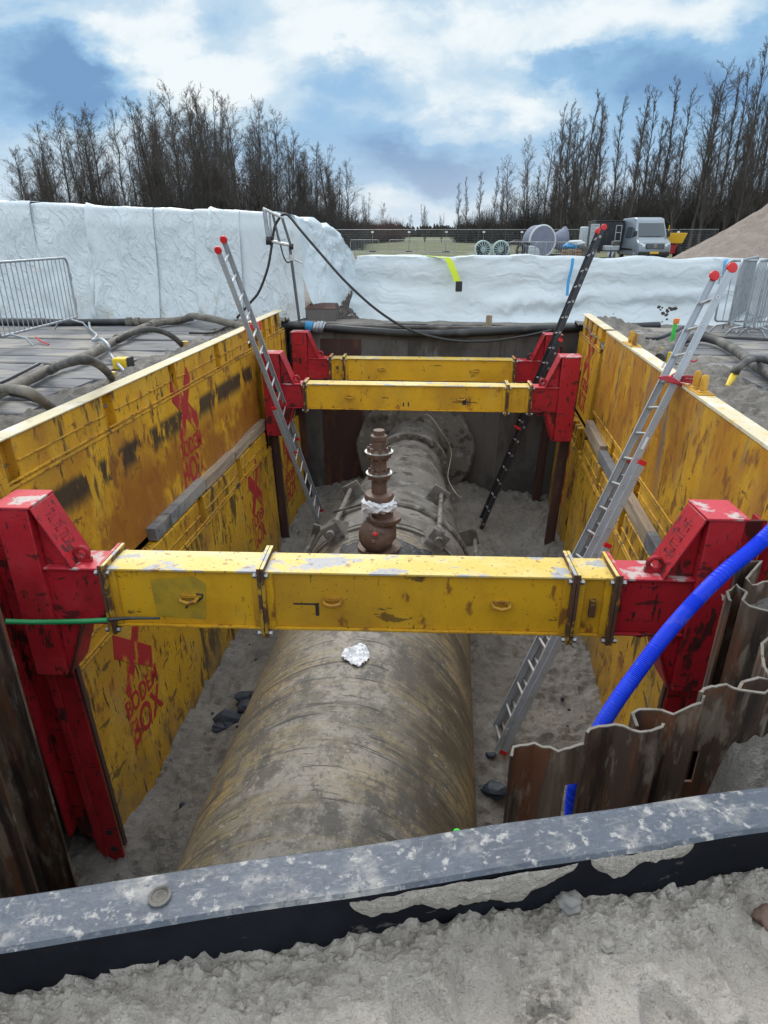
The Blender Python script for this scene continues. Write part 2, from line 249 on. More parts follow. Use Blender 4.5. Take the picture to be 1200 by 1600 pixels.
M['hosedusty'] = material('sandy_grey_hose', (0.15, 0.135, 0.115), [((0.24, 0.215, 0.18), 4, 0.45, 0.65, one, 0.8), ((0.06, 0.055, 0.05), 7, 0.52, 0.68, one, 0.8)], rough=0.8, bump=[(40, 0.3, 0.006)])
M['blackpipe'] = material('black_polyethylene', (0.022, 0.024, 0.027), [((0.08, 0.08, 0.08), 3, 0.52, 0.7, one, 0.6)], rough=0.45)
M['bluehose'] = material('bright_blue_hose', (0.004, 0.04, 0.66), [((0.02, 0.08, 0.72), 2, 0.5, 0.7, one, 0.5), ((0.06, 0.09, 0.42), 9, 0.62, 0.70, one, 0.6, 8), ((0.3, 0.3, 0.34), 26, 0.64, 0.70, one, 0.5), ((0.16, 0.17, 0.26), 5, 0.56, 0.7, one, 0.45, 9)], rough=0.5, spec=0.25)
M['green'] = material('green_plastic', (0.02, 0.26, 0.09), [((0.25, 0.28, 0.22), 6, 0.55, 0.7, one, 0.7)], rough=0.45)
M['lime'] = material('lime_marker', (0.05, 0.55, 0.06), rough=0.5)
M['orange'] = material('orange_marker', (0.75, 0.22, 0.03), rough=0.5)
M['yplastic'] = material('yellow_plastic', (0.72, 0.50, 0.02), [((0.3, 0.2, 0.03), 8, 0.56, 0.68, one, 0.7)], rough=0.5)
M['galv'] = material('galvanised_steel', (0.37, 0.40, 0.43), [((0.25, 0.27, 0.29), 8, 0.45, 0.65, one, 0.7)], rough=0.45, metal=0.55)
M['alu'] = material('dull_aluminium', (0.40, 0.44, 0.49), [((0.30, 0.33, 0.37), 3, 0.45, 0.68, (1, 1, 0.3), 0.7), ((0.5, 0.5, 0.5), 25, 0.62, 0.70, (1, 1, 0.3), 0.6)], rough=0.45, metal=0.25)
M['darksteel'] = material('dark_grey_tube', (0.085, 0.095, 0.105), [((0.16, 0.16, 0.16), 9, 0.5, 0.7, one, 0.7)], rough=0.5)
M['alurung'] = material('bright_aluminium', (0.55, 0.56, 0.56), [((0.34, 0.33, 0.31), 9, 0.5, 0.65, one, 0.7)], rough=0.4, metal=0.6)
M['blackladder'] = material('black_lacquered_stile', (0.012, 0.013, 0.018), [((0.07, 0.07, 0.07), 8, 0.58, 0.7, one, 0.6)], rough=0.4)
M['redplastic'] = material('red_plastic_cap', (0.62, 0.015, 0.02), rough=0.4)
M['strapred'] = material('red_lashing', (0.42, 0.03, 0.05), [((0.25, 0.03, 0.04), 12, 0.5, 0.65, one, 0.7)], rough=0.8)
M['strapyel'] = material('lime_yellow_strap', (0.55, 0.68, 0.03), rough=0.7)
M['strapblue'] = material('blue_strap', (0.03, 0.25, 0.52), rough=0.6)
M['rag'] = material('white_rag', (0.72, 0.74, 0.78), [((0.4, 0.42, 0.5), 14, 0.55, 0.66, one, 0.7)], rough=0.9)
M['scrap'] = material('dark_blue_scrap', (0.018, 0.028, 0.045), [((0.06, 0.07, 0.09), 9, 0.5, 0.7, one, 0.7)], rough=0.6)
M['bark'] = material('winter_bark', (0.068, 0.062, 0.055), [((0.09, 0.08, 0.068), 3, 0.45, 0.65, (1, 1, 0.3), 0.8)], rough=0.95, vary=True)
M['twig'] = material('bare_twigs', (0.085, 0.073, 0.065), [((0.075, 0.062, 0.05), 0.6, 0.45, 0.65, one, 0.8)], rough=0.95)
M['twigred'] = material('reddish_twigs', (0.10, 0.058, 0.050), [((0.07, 0.055, 0.05), 0.2, 0.45, 0.6, one, 0.9)], rough=0.95, vary=False)
M['twigdark'] = material('undergrowth_twigs', (0.045, 0.040, 0.037), [((0.07, 0.054, 0.045), 0.15, 0.48, 0.62, one, 0.8), ((0.05, 0.055, 0.04), 0.3, 0.5, 0.65, one, 0.7)], rough=0.95, vary=False)
M['rubble'] = material('dark_rubble', (0.075, 0.065, 0.06), [((0.42, 0.42, 0.42), 14, 0.60, 0.66, one, 0.9, 4), ((0.13, 0.10, 0.085), 5, 0.5, 0.7, one, 0.8)], rough=0.95, bump=[(14, 0.8, 0.05)])
M['silver'] = material('silver_grey_car_paint', (0.22, 0.26, 0.30), rough=0.3, metal=0.35, vary=False)
M['glass'] = material('dark_car_glass', (0.05, 0.07, 0.085), rough=0.12, spec=0.8, vary=False)
M['blacktrim'] = material('black_trim', (0.015, 0.016, 0.018), rough=0.5, vary=False)
M['tyre'] = material('tyre_rubber', (0.02, 0.02, 0.02), rough=0.85, vary=False)
M['headlight'] = material('headlight_glass', (0.62, 0.70, 0.74), rough=0.15, spec=0.8, vary=False)
M['plate'] = material('yellow_number_plate', (0.75, 0.48, 0.03), rough=0.5, vary=False)
M['darkpanel'] = material('dark_trailer_panel', (0.026, 0.029, 0.036), [((0.05, 0.053, 0.06), 2, 0.5, 0.7, one, 0.8)], rough=0.6)
M['lightpanel'] = material('pale_metal_panel', (0.42, 0.47, 0.50), [((0.25, 0.28, 0.30), 4, 0.5, 0.66, (0.5, 1, 3), 0.8)], rough=0.6)
M['reelgrey'] = material('grey_felt', (0.21, 0.23, 0.30), [((0.16, 0.18, 0.24), 3, 0.45, 0.65, (1, 1, 4), 0.8)], rough=0.9)
M['reelwhite'] = material('pale_green_reel', (0.42, 0.55, 0.54), [((0.28, 0.38, 0.38), 5, 0.5, 0.65, one, 0.8)], rough=0.6)
M['reeldark'] = material('reel_core_dark', (0.05, 0.065, 0.07), rough=0.8)
M['wood'] = material('pallet_wood', (0.28, 0.18, 0.10), [((0.16, 0.10, 0.06), 4, 0.48, 0.66, one, 0.8)], rough=0.85)
M['whitebag'] = material('white_bag', (0.60, 0.64, 0.66), rough=0.8, bump=[(6, 0.5, 0.05)])
M['dumper'] = material('dumper_yellow', (0.66, 0.40, 0.02), rough=0.5)
M['dumpred'] = material('machine_red', (0.42, 0.03, 0.03), rough=0.5)
M['stickerw'] = material('white_sticker', (0.75, 0.75, 0.75), rough=0.5, vary=False)
M['inkdark'] = material('dark_ink', (0.03, 0.03, 0.035), rough=0.6, vary=False)
M['patch'] = material('olive_paint_patch', (0.46, 0.30, 0.022), [((0.30, 0.22, 0.03), 7, 0.44, 0.62, one, 0.8, 9)], rough=0.6)
M['rope'] = material('dirty_rope', (0.24, 0.205, 0.16), rough=0.9)
M['wash'] = material('clear_brownish_hose_end', (0.55, 0.38, 0.10), rough=0.4)
# ------------------------------------------------------------------ mesh helpers
class MB:
    def __init__(s): s.v = []; s.f = []; s.mi = []; s.cur = 0
    def add(s, vs, fs):
        n = len(s.v); s.v += [Vector(p) for p in vs]
        for f in fs: s.f.append([i + n for i in f]); s.mi.append(s.cur)
        return s
    def box(s, x0, x1, y0, y1, z0, z1):
        return s.add([(x, y, z) for z in (z0, z1) for y in (y0, y1) for x in (x0, x1)],
                     [(0, 2, 3, 1), (4, 5, 7, 6), (0, 1, 5, 4), (2, 6, 7, 3), (0, 4, 6, 2), (1, 3, 7, 5)])
    def hexa(s, p):  # 8 points: bottom quad then top quad
        return s.add(p, [(3, 2, 1, 0), (4, 5, 6, 7), (0, 1, 5, 4), (1, 2, 6, 5), (2, 3, 7, 6), (3, 0, 4, 7)])
    def prism(s, poly, a, b, axis):
        def P(u, v, w): return {0: (w, u, v), 1: (u, w, v), 2: (u, v, w)}[axis]
        n = len(poly)
        return s.add([P(u, v, a) for u, v in poly] + [P(u, v, b) for u, v in poly],
                     [list(range(n)), list(range(2 * n - 1, n - 1, -1))] + [(i, i + n, (i + 1) % n + n, (i + 1) % n) for i in range(n)])
    def tube(s, pts, r, n=8, cap=True, rad=None):
        pts = [Vector(p) for p in pts]; m = len(pts); base = len(s.v)
        rs = rad if rad else [r] * m
        up = None
        for i, p in enumerate(pts):
            d = (pts[min(i + 1, m - 1)] - pts[max(i - 1, 0)])
            d = d.normalized() if d.length > 1e-9 else Vector((0, 0, 1))
            if up is None:
                a = Vector((0, 0, 1)) if abs(d.z) < 0.9 else Vector((1, 0, 0)); up = (a - d * a.dot(d)).normalized()
            else:
                up = up - d * up.dot(d)
                up = up.normalized() if up.length > 1e-6 else d.orthogonal().normalized()
            q = d.cross(up)
            for k in range(n):
                an = 2 * math.pi * k / n
                s.v.append(p + (up * math.cos(an) + q * math.sin(an)) * rs[i])
        for i in range(m - 1):
            for k in range(n):
                a = base + i * n + k; b = base + i * n + (k + 1) % n
                s.f.append([a, b, b + n, a + n]); s.mi.append(s.cur)
        if cap:
            s.f.append([base + k for k in range(n - 1, -1, -1)]); s.mi.append(s.cur)
            s.f.append([base + (m - 1) * n + k for k in range(n)]); s.mi.append(s.cur)
        return s
    def cyl(s, a, b, r, n=16, r2=None): return s.tube([a, b], r, n, True, [r, r if r2 is None else r2])
    def lathe(s, prof, o, ax, n=32):  # prof: (radius, distance along ax)
        o = Vector(o); ax = Vector(ax).normalized(); e = ax.orthogonal().normalized(); g = ax.cross(e); b = len(s.v)
        for r, h in prof:
            for k in range(n):
                an = 2 * math.pi * k / n; s.v.append(o + ax * h + (e * math.cos(an) + g * math.sin(an)) * max(r, 1e-4))
        for i in range(len(prof) - 1):
            for k in range(n):
                a = b + i * n + k; c = b + i * n + (k + 1) % n; s.f.append([a, c, c + n, a + n]); s.mi.append(s.cur)
        return s
    def torus(s, o, ax, R_, r, n=24, k=8):
        o = Vector(o); ax = Vector(ax).normalized(); e = ax.orthogonal().normalized(); g = ax.cross(e); b = len(s.v)
        for i in range(n):
            an = 2 * math.pi * i / n; q = e * math.cos(an) + g * math.sin(an)
            for j in range(k):
                bn = 2 * math.pi * j / k; s.v.append(o + q * (R_ + r * math.cos(bn)) + ax * (r * math.sin(bn)))
        for i in range(n):
            for j in range(k):
                s.f.append([b + i * k + j, b + ((i + 1) % n) * k + j, b + ((i + 1) % n) * k + (j + 1) % k, b + i * k + (j + 1) % k]); s.mi.append(s.cur)
        return s
    def grid(s, fn, nu, nv, flip=False):
        b = len(s.v)
        for j in range(nv + 1):
            for i in range(nu + 1): s.v.append(Vector(fn(i / nu, j / nv)))
        for j in range(nv):
            for i in range(nu):
                a = b + j * (nu + 1) + i; q = [a, a + 1, a + nu + 2, a + nu + 1]
                s.f.append(q[::-1] if flip else q); s.mi.append(s.cur)
        return s
    def xf(s, Mx, start=0):
        for i in range(start, len(s.v)): s.v[i] = Mx @ s.v[i]
        return s
    def build(s, name, mat, parent=None, smooth=35, bev=0.0, center=True, local=False):
        me = bpy.data.meshes.new(name)
        o = bpy.data.objects.new(name, me); COL.objects.link(o)
        vs = s.v
        if parent is not None:
            o.parent = parent
            if not local:
                inv = world(parent).inverted(); vs = [inv @ p for p in vs]
        if center and vs:
            lo = Vector([min(p[i] for p in vs) for i in range(3)]); hi = Vector([max(p[i] for p in vs) for i in range(3)])
            c = (lo + hi) / 2
            if parent is None: c.z = lo.z if center == 'base' else c.z
            vs = [p - c for p in vs]; o.location = c
        me.from_pydata([tuple(p) for p in vs], [], s.f)
        for mm in (mat if isinstance(mat, (list, tuple)) else [mat]): me.materials.append(mm)
        if isinstance(mat, (list, tuple)): me.polygons.foreach_set('material_index', s.mi)
        bm = bmesh.new(); bm.from_mesh(me); bmesh.ops.recalc_face_normals(bm, faces=bm.faces); bm.to_mesh(me); bm.free()
        if smooth:
            me.polygons.foreach_set('use_smooth', [True] * len(me.polygons)); me.set_sharp_from_angle(angle=R(smooth))
        if bev:
            b = o.modifiers.new('bevel', 'BEVEL'); b.width = bev; b.segments = 2; b.limit_method = 'ANGLE'; b.angle_limit = R(40)
        me.update()
        return o
def world(o):
    m = o.matrix_basis.copy()
    while o.parent is not None: o = o.parent; m = o.matrix_basis @ m
    return m
def tag(o, label=None, cat=None, group=None, kind=None):
    if label: o['label'] = label
    if cat: o['category'] = cat
    if group: o['group'] = group
    if kind: o['kind'] = kind
    return o
def thing(name, label, cat, loc=(0, 0, 0), rz=0.0, group=None):
    o = bpy.data.objects.new(name, None); COL.objects.link(o); o.location = loc; o.rotation_euler = (0, 0, rz); o.empty_display_size = 0.2
    return tag(o, label, cat, group)
def dup(root, loc, rz=0.0, label=None, scale=None):
    r = root.copy(); COL.objects.link(r); r.location = loc; r.rotation_euler = (0, 0, rz)
    if scale: r.scale = scale
    if label: r['label'] = label
    for ch in list(root.children):
        c = ch.copy(); COL.objects.link(c); c.parent = r
        for g in list(ch.children):
            e = g.copy(); COL.objects.link(e); e.parent = c
    return r
def spline(pts, n=10):  # Catmull-Rom
    p = [Vector(q) for q in pts]; p = [p[0] * 2 - p[1]] + p + [p[-1] * 2 - p[-2]]; out = []
    for i in range(1, len(p) - 2):
        for k in range(n):
            u = k / n; a, b, c, e = p[i - 1], p[i], p[i + 1], p[i + 2]
            out.append(0.5 * ((2 * b) + (c - a) * u + (2 * a - 5 * b + 4 * c - e) * u * u + (3 * b - a - 3 * c + e) * u ** 3))
    out.append(p[-2]); return out
def fb(x, y, z=0.0, o=4): return noise.fractal(Vector((x, y, z)), 1.0, 2.0, o)
def lump(mb, c, r, seed, sq=(1, 1, 1), sub=2, amp=0.45, fr=1.6):
    bm = bmesh.new(); bmesh.ops.create_icosphere(bm, subdivisions=sub, radius=1)
    vs = []
    for v in bm.verts:
        k = 1 + amp * noise.noise(v.co * fr + Vector((seed * 3.7, seed, 0)))
        vs.append(Vector(c) + Vector((v.co.x * sq[0], v.co.y * sq[1], v.co.z * sq[2])) * r * k)
    mb.add(vs, [[w.index for w in f.verts] for f in bm.faces]); bm.free(); return mb
def sm(a, b, x):
    u = min(1, max(0, (x - a) / (b - a))); return u * u * (3 - 2 * u)
# ------------------------------------------------------------------ setting: levels of the trench
ZT = 0.26; ZF = -3.55; TILT = 0.035; PIPE = (-0.735, -2.85, 1.1)
def XLW(y, z): return -3.13 + TILT * (ZT - z)                            # face of the left upper sheet
def XRW(y, z): return 2.19 + 0.022 * (y - 4.4) - TILT * (ZT - z)          # face of the right upper sheet
HX0 = -3.24
def HX1(y): return 2.27 + 0.022 * (y - 4.4)
HY1 = 12.98
def beamY(x): return 1.03 + 0.275 * x                                     # centre line of the near black beam
def gh(x, y):
    near = 1 - sm(1.3, 3.0, y)
    h = 0.16 * near - 0.02
    edge = max(0, 1 - abs(x - HX0) / 0.9) if x < 0 else max(0, 1 - abs(x - 2.35) / 0.8)
    if 3 < y < 13: h += 0.13 * sm(0, .8, edge) * (0.6 + 0.9 * fb(x * 1.1, y * 1.1, 3)) + .05 * sm(0, .4, edge) * fb(x * 5, y * 5, 9)
    if y < 20: h += 0.035 * fb(x * 1.7, y * 1.7) + 0.02 * fb(x * 6, y * 6, 5)
    if y > 20: h += 0.05 * fb(x * 0.2, y * 0.2)
    return h
def axis(parts):
    out = []
    for a, b, n in parts: out += [a + (b - a) * i / n for i in range(n)]
    return out + [parts[-1][1]]
xs = axis([(-420, -60, 8), (-60, -12, 16), (-12, HX0, 70), (HX0, 2.2, 20), (2.2, 12, 80), (12, 60, 16), (60, 420, 8)])
ys = axis([(-30, 0.4, 10), (0.4, 13, 100), (13, 20, 36), (20, 70, 25), (70, 900, 20)])
g = MB(); idx = {}
for j, y in enumerate(ys):
    for i, x in enumerate(xs):
        xx = HX1(y) if abs(x - 2.2) < 1e-6 else x
        idx[i, j] = len(g.v); g.v.append(Vector((xx, y, gh(xx, y) if -14 < xx < 14 else -0.02)))
for j in range(len(ys) - 1):
    for i in range(len(xs) - 1):
        cx, cy = (xs[i] + xs[i + 1]) / 2, (ys[j] + ys[j + 1]) / 2
        if HX0 < cx < 2.2 and 0.5 < cy < HY1: continue
        if -4 < cx < 4 and -1 < cy < 1.2 and HX0 < cx < 2.2: continue
        g.f.append([idx[i, j], idx[i + 1, j], idx[i + 1, j + 1], idx[i, j + 1]]); g.mi.append(0)
tag(g.build('ground', M['sand'], center=False), kind='structure')
# trampled sand in front of the beam, fine mesh with clods and boot prints
prints = [(0.02, 0.72, 0.5), (0.25, 0.62, -0.2), (-0.42, 0.5, 0.4), (0.5, 0.74, 0.2), (-0.12, 0.52, 0.1), (0.42, 0.5, -0.3), (0.12, 0.83, 0.1), (0.7, 0.92, 0.3)]
def nearh(x, y):
    h = 0.165 + 0.022 * fb(x * 2.4, y * 2.4, 1)
    dd = noise.voronoi(Vector((x * 21, y * 21, 1.0)))[0]
    d2 = noise.voronoi(Vector((x * 48, y * 48, 4.0)))[0]
    rough = sm(-0.1, 0.30, fb(x * 3.2 + 9, y * 3.2, 2))
    side = sm(0.30, 0.02, beamY(x) - 0.065 - y)
    rough = max(rough, 0.9 * side)
    flat = 0.0
    for px_, py_, a in prints:
        u = (x - px_) * math.cos(a) + (y - py_) * math.sin(a); w = -(x - px_) * math.sin(a) + (y - py_) * math.cos(a)
        q = math.sqrt((u / 0.062) ** 2 + (w / 0.14) ** 2)
        flat = max(flat, sm(1.15, 0.8, q)); h += 0.012 * math.exp(-((q - 1.25) / 0.22) ** 2)
    h -= 0.028 * flat
    rough *= 1 - 0.85 * flat
    rough *= .75
    h += rough * (0.034 * sm(.62, .0, dd[0]) + 0.020 * sm(.6, .05, d2[0]) + 0.022 * fb(x * 14, y * 14, 7) + .014 * fb(x * 34, y * 34, 2) + .010 * sm(.55, .05, noise.voronoi(Vector((x * 95, y * 95, 6.0)))[0][0])) + 0.005 * fb(x * 50, y * 50, 3) - .02 * rough
    h += 0.02 * side * (0.4 + fb(x * 4, 2.0))
    return h
def nearfn(u, v):
    x = -2.2 + 4.4 * u
    y = -0.2 + (beamY(x) + 0.02 + 0.2) * (v ** 0.7)
    return (x, y, nearh(x, y))
tag(MB().grid(nearfn, 560, 300).build('sand', M['sand_near'], center=False), kind='structure')
# floor of the trench
def floorh(x, y):
    d = abs(x - PIPE[0]); h = ZF + 0.22 * sm(1.9, 1.0, d) + 0.12 * sm(8, 12, y)
    h += 0.10 * fb(x * 0.9, y * 0.9, 11) + 0.05 * fb(x * 3.2, y * 3.2, 4) + 0.035 * fb(x * 9, y * 9, 8) + .02 * fb(x * 19, y * 19, 1)
    v = noise.voronoi(Vector((x * 5.5, y * 5.5, 2.0)))[0][0]
    h += 0.05 * sm(0.5, 0.0, v) * sm(0.0, 0.35, fb(x * 1.1, y * 1.1, 6)) - 0.04 * sm(0.32, 0.1, noise.voronoi(Vector((x * 2.6, y * 2.0, 7.0)))[0][0])
    return h
tag(MB().grid(lambda u, v: (-3.4 + 6.1 * u, 0.6 + 12.6 * v, floorh(-3.4 + 6.1 * u, 0.6 + 12.6 * v)), 230, 460).build('trench_floor', M['sand'], center=False), kind='structure')
pw = MB()
pw.add([(HX0 - .06, .5, -4), (HX0 - .06, 13.1, -4), (HX0 - .06, 13.1, -.04), (HX0 - .06, .5, -.04)], [(0, 1, 2, 3)])
pw.add([(HX1(.5) + .05, .5, -4), (HX1(13) + .05, 13.1, -4), (HX1(13) + .05, 13.1, -.04), (HX1(.5) + .05, .5, -.04)], [(0, 1, 2, 3)])
pw.add([(HX0 - .06, 13.1, -4), (2.6, 13.1, -4), (2.6, 13.1, -.06), (HX0 - .06, 13.1, -.06)], [(0, 1, 2, 3)])
pw.grid(lambda u, v: (-3.35 + 5.8 * u, beamY(-3.35 + 5.8 * u) + 0.05 + 0.04 * fb(u * 9, v * 9), -4 + 4.13 * v), 40, 24)
tag(pw.build('trench_wall', M['soil'], center=False), kind='structure')
# sand shelf in the near right corner, behind the sheet piles, and fallen sand in front of them
tag(MB().grid(lambda u, v: (1.12 + 1.4 * u, 1.3 + .93 * v, -1.1 + .72 * sm(0, .10, u) + .42 * sm(0.05, .5, u) + 0.06 * fb(u * 4, v * 4, 2) + 0.05 * fb(u * 11, v * 9, 2) + .03 * fb(u * 30, v * 24, 5)), 140, 100).grid(lambda u, v: (1.60 + .8 * u, 3.0 + .38 * v, -0.30 + .12 * u + 0.04 * fb(u * 5, v * 3, 2) + 0.02 * fb(u * 20, v * 12, 2)), 40, 24).build('sand_shelf', M['sand'], center=False), kind='structure')
# field beyond the fence, track for the yard, distant wood
tag(MB().grid(lambda u, v: (-160 + 190 * u, 50 + 500 * v * v, 0.02 + 0.06 * fb(u * 30, v * 40)), 40, 50).build('grass_field', M['grass'], center=False), kind='structure')
fw_ = MB()
rnd = random.Random(3)
for i in range(420):
    x = rnd.uniform(-150, 120); y = 420 + rnd.uniform(-15, 25); h = rnd.uniform(5, 10) * (0.8 + 0.4 * fb(x * .02, 3))
    for k in range(9):
        a = rnd.uniform(-2.5, 2.5); b = rnd.uniform(-2.5, 2.5); top = Vector((x + a * 1.5, y + b, h * rnd.uniform(.6, 1)))
        fw_.tube([(x + a * .6, y, 0), top], 0, 3, False, [1.6, 0.3])
tag(fw_.build('distant_wood', M['twigdark'], center=False, smooth=0), kind='stuff')
# ------------------------------------------------------------------ end wall of the trench
ew = thing('end_wall', 'dark stained concrete wall closing the far end of the trench', 'wall', (-0.4, 12.93, ZF))
MB().box(-3.22, 2.42, 12.86, 13.06, -3.9, -0.08).build('wall_slab', M['endwall'], ew, bev=0.01)
for a, b in ((-2.6, -1.78), (-1.3, -.85), (.75, 1.05)):
    MB().box(a, b, 12.845, 12.858, -3.7, -0.3).build('dark_sheet', M['rail_dark'] if a < -2 else M['endwall'], ew)
MB().box(-3.2, 2.4, 12.8, 13.1, -0.08, -0.03).build('coping', M['endwall'], ew, bev=0.01)
# ------------------------------------------------------------------ trench shield panels
def panel(name, label, x_of, y0, y1, z0, z1, side, strip, mat, group='yellow trench shield panels', top_mat=None, end=None):
    """side +1: the visible face looks to +x (left wall). strip: 'top', 'bottom' or None: the ribbed edge with its pockets."""
    T = 0.14 * side
    ym = (y0 + y1) / 2
    t = thing(name, label, 'trench panel', (x_of(ym, z0), ym, z0), group=group)
    def q(y, z, off): return (x_of(y, z) + off * side, y, z)
    def slab(mb, ya, yb, za, zb, o0, o1):
        return mb.hexa([q(ya, za, o0), q(yb, za, o0), q(yb, za, o1), q(ya, za, o1), q(ya, zb, o0), q(yb, zb, o0), q(yb, zb, o1), q(ya, zb, o1)])
    SH = 0.36; smat = M['yel'] if mat in (M['yel_rusty'], M['yel_right']) else mat
    pk = [y0 + .12 + k * ((y1 - y0 - .24) / 4) for k in range(5)]
    if strip == 'top': zs0, zs1, zm = z1 - SH, z1 - .004, z0
    elif strip == 'bottom': zs0, zs1, zm = z0 + .004, z0 + SH, None
    body = MB()
    if strip == 'top': slab(body, y0, y1, z0, z1 - SH - .003, -.14, 0)
    elif strip == 'bottom': slab(body, y0, y1, z0 + SH + .003, z1 - .02, -.14, 0)
    else: slab(body, y0, y1, z0, z1, -.14, 0)
    body.build('face_sheet', mat, t, bev=0.006)
    if strip:
        st = MB(); prev = y0 + .02
        for k, yp in enumerate(pk + [y1]):
            e = min(yp - .09, y1) if k < len(pk) else y1
            if e > prev + .05: slab(MB(), prev, e, zs0, zs1, -.12, -.012).build('edge_strip', smat, t, bev=0.008)
            prev = yp + .09
        slab(MB(), y0 + .01, y1 - .01, zs0 + .002, zs1 - .002, -.132, -.10).build('pocket_back', smat, t)
        rb = MB()
        for fz, th in ((0.0, .022), (.10, .013), (.46, .012)):
            zz = (zs0 + fz * SH) if strip == 'top' else (zs1 - fz * SH)
            zz += .015 if strip == 'top' else -.015
            prev = y0 + .02
            for k, yp in enumerate(pk + [y1]):
                if fz < .3: continue
                e = yp - .09 if k < len(pk) else y1
                if e > prev + .05: slab(rb, prev, e, zz - th / 2, zz + th / 2, -.014, .002)
                prev = yp + .09
            if fz < .3: slab(rb, y0 + .015, y1 - .015, zz - th / 2, zz + th / 2, -.02, .012 - fz * .05)
        rb.build('rib', smat, t, bev=0.003)
    if top_mat:
        slab(MB(), y0 - .003, y1 + .003, z1 - .018 if strip == 'bottom' else z1 - .002, z1 + .010, -.15, .006).build('top_plate', top_mat, t, bev=0.003)
    if end:
        e = y0 if end < 0 else y1
        slab(MB(), e - .07, e + .02, z0, z1 - .03, -.10, .028).build('guide_tube', smat, t, bev=0.012)
    return t
def lettering(t, x_of, y, z, w, side, strokes=True, off=0.004, hx=0.62, ht=1.22, lean=0.0):
    """red X over BODEM BOX, painted upright on the panel; y is its low-y edge, z its top"""
    def q(u, v, o): yy = y + u * w; zz = z - v * ht; return (x_of(yy, zz) + o * side, yy, zz)
    def stroke(a, b, th):
        m = MB(); a = Vector(a); b = Vector(b); dv = (b - a); n = Vector((-dv.y, dv.x)).normalized() * th / 2
        k = 14; vs = []
        for i in range(k + 1):
            p = a + dv * i / k
            for s_ in (-1, 1):
                for o in (off, off - .012): vs.append(q(p.x + n.x * s_, p.y + n.y * s_, o))
        fs = []
        for i in range(k):
            c = i * 4; fs += [(c, c + 2, c + 6, c + 4), (c + 1, c + 5, c + 7, c + 3), (c, c + 4, c + 5, c + 1), (c + 2, c + 3, c + 7, c + 6)]
        m.add(vs, fs + [(0, 1, 3, 2), (k * 4, k * 4 + 2, k * 4 + 3, k * 4 + 1)]); return m
    mx = stroke((.86, -.05), (.13, .53), .15)
    m2 = stroke((.05, .04), (.95, .47), .20)
    for p in m2.v: p.x += 0.0012 * side
    mx.add(m2.v, m2.f)
    mx.build('cross_mark', M['letter'], t)
    for txt, v0, h in (('BODEM', .545, .165), ('BOX', .735, .255)):
        cu = bpy.data.curves.new('txt', 'FONT'); cu.body = txt; cu.size = 1; cu.extrude = 0.004; cu.offset = 0.018
        tmp = bpy.data.objects.new('txt', cu); COL.objects.link(tmp)
        me = bpy.data.meshes.new_from_object(tmp.evaluated_get(bpy.context.evaluated_depsgraph_get()))
        bpy.data.objects.remove(tmp)
        bx0 = min(v.co.x for v in me.vertices); bx1 = max(v.co.x for v in me.vertices); by0 = min(v.co.y for v in me.vertices); by1 = max(v.co.y for v in me.vertices)
        m = MB(); vs = []
        for v in me.vertices:
            u = (v.co.x - bx0) / (bx1 - bx0); u = u if side > 0 else 1 - u
            vs.append(q(u, v0 + h * (1 - (v.co.y - by0) / (by1 - by0)), off if v.co.z > 0 else off - .012))
        m.add(vs, [list(p.vertices) for p in me.polygons])
        m.build('lettering', M['letter'], t, smooth=0)
        bpy.data.meshes.remove(me)
ZS = -1.30
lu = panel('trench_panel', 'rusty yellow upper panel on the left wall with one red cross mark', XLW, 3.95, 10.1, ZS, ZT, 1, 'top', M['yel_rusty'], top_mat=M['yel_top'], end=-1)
lettering(lu, XLW, 6.85, 0.02, .66, 1)
XLL = lambda y, z: XLW(y, z) + .125
ll = panel('trench_panel', 'scratched yellow lower panel on the left wall with two red cross marks', XLL, 3.86, 10.05, -3.95, ZS - .06, 1, 'top', M['yel_low'])
lettering(ll, XLL, 4.52, -1.78, .65, 1); lettering(ll, XLL, 8.66, -1.72, .62, 1)
lu2 = panel('trench_panel', 'short yellow upper panel at the far left corner of the trench', XLW, 10.32, 12.1, ZS, ZT + .04, 1, 'top', M['yel'], top_mat=M['yel_top'])
ll2 = panel('trench_panel', 'short yellow lower panel at the far left with a red cross mark', XLL, 10.32, 12.1, -3.95, ZS - .06, 1, 'top', M['yel_low'])
lettering(ll2, XLL, 10.75, -1.78, .66, 1)
ru = panel('trench_panel', 'rusty yellow upper right panel with pairs of yellow pins on top', XRW, 4.2, 10.2, ZS, ZT, -1, 'bottom', M['yel_right'], top_mat=M['yel_top'], end=-1)
XRL = lambda y, z: XRW(y, z) - .125
rl = panel('trench_panel', 'muddy yellow lower panel on the right wall behind the long ladder', XRL, 4.1, 10.15, -3.95, ZS - .06, -1, 'top', M['yel_low'])
ru2 = panel('trench_panel', 'short yellow upper panel at the far right behind the black ladder', XRW, 10.4, 12.5, ZS, ZT, -1, 'top', M['yel'], top_mat=M['yel_top'])
rl2 = panel('trench_panel', 'short yellow lower panel at the far right with faded red marks', XRL, 10.4, 12.5, -3.95, ZS - .06, -1, 'top', M['yel_low'])
lettering(rl2, XRL, 10.9, -1.75, .66, -1)
lettering(ru2, XRW, 10.9, .0, .66, -1)
for yy in (6.05, 8.75):     # pins standing on the right top edge
    for k in (0, .2):
        x = XRW(yy + k, ZT) + .07
        MB().lathe([(0, .17), (.02, .168), (.033, .15), (.036, .03), (.05, .02), (.05, 0)], (x, yy + k, ZT + .008), (0, 0, 1), 14).build('pin', M['yel'], ru)
    MB().box(XRW(yy, ZT) + .0, XRW(yy, ZT) + .15, yy - .1, yy + .32, ZT + .010, ZT + .022).build('pin_plate', M['yel'], ru, bev=.003)
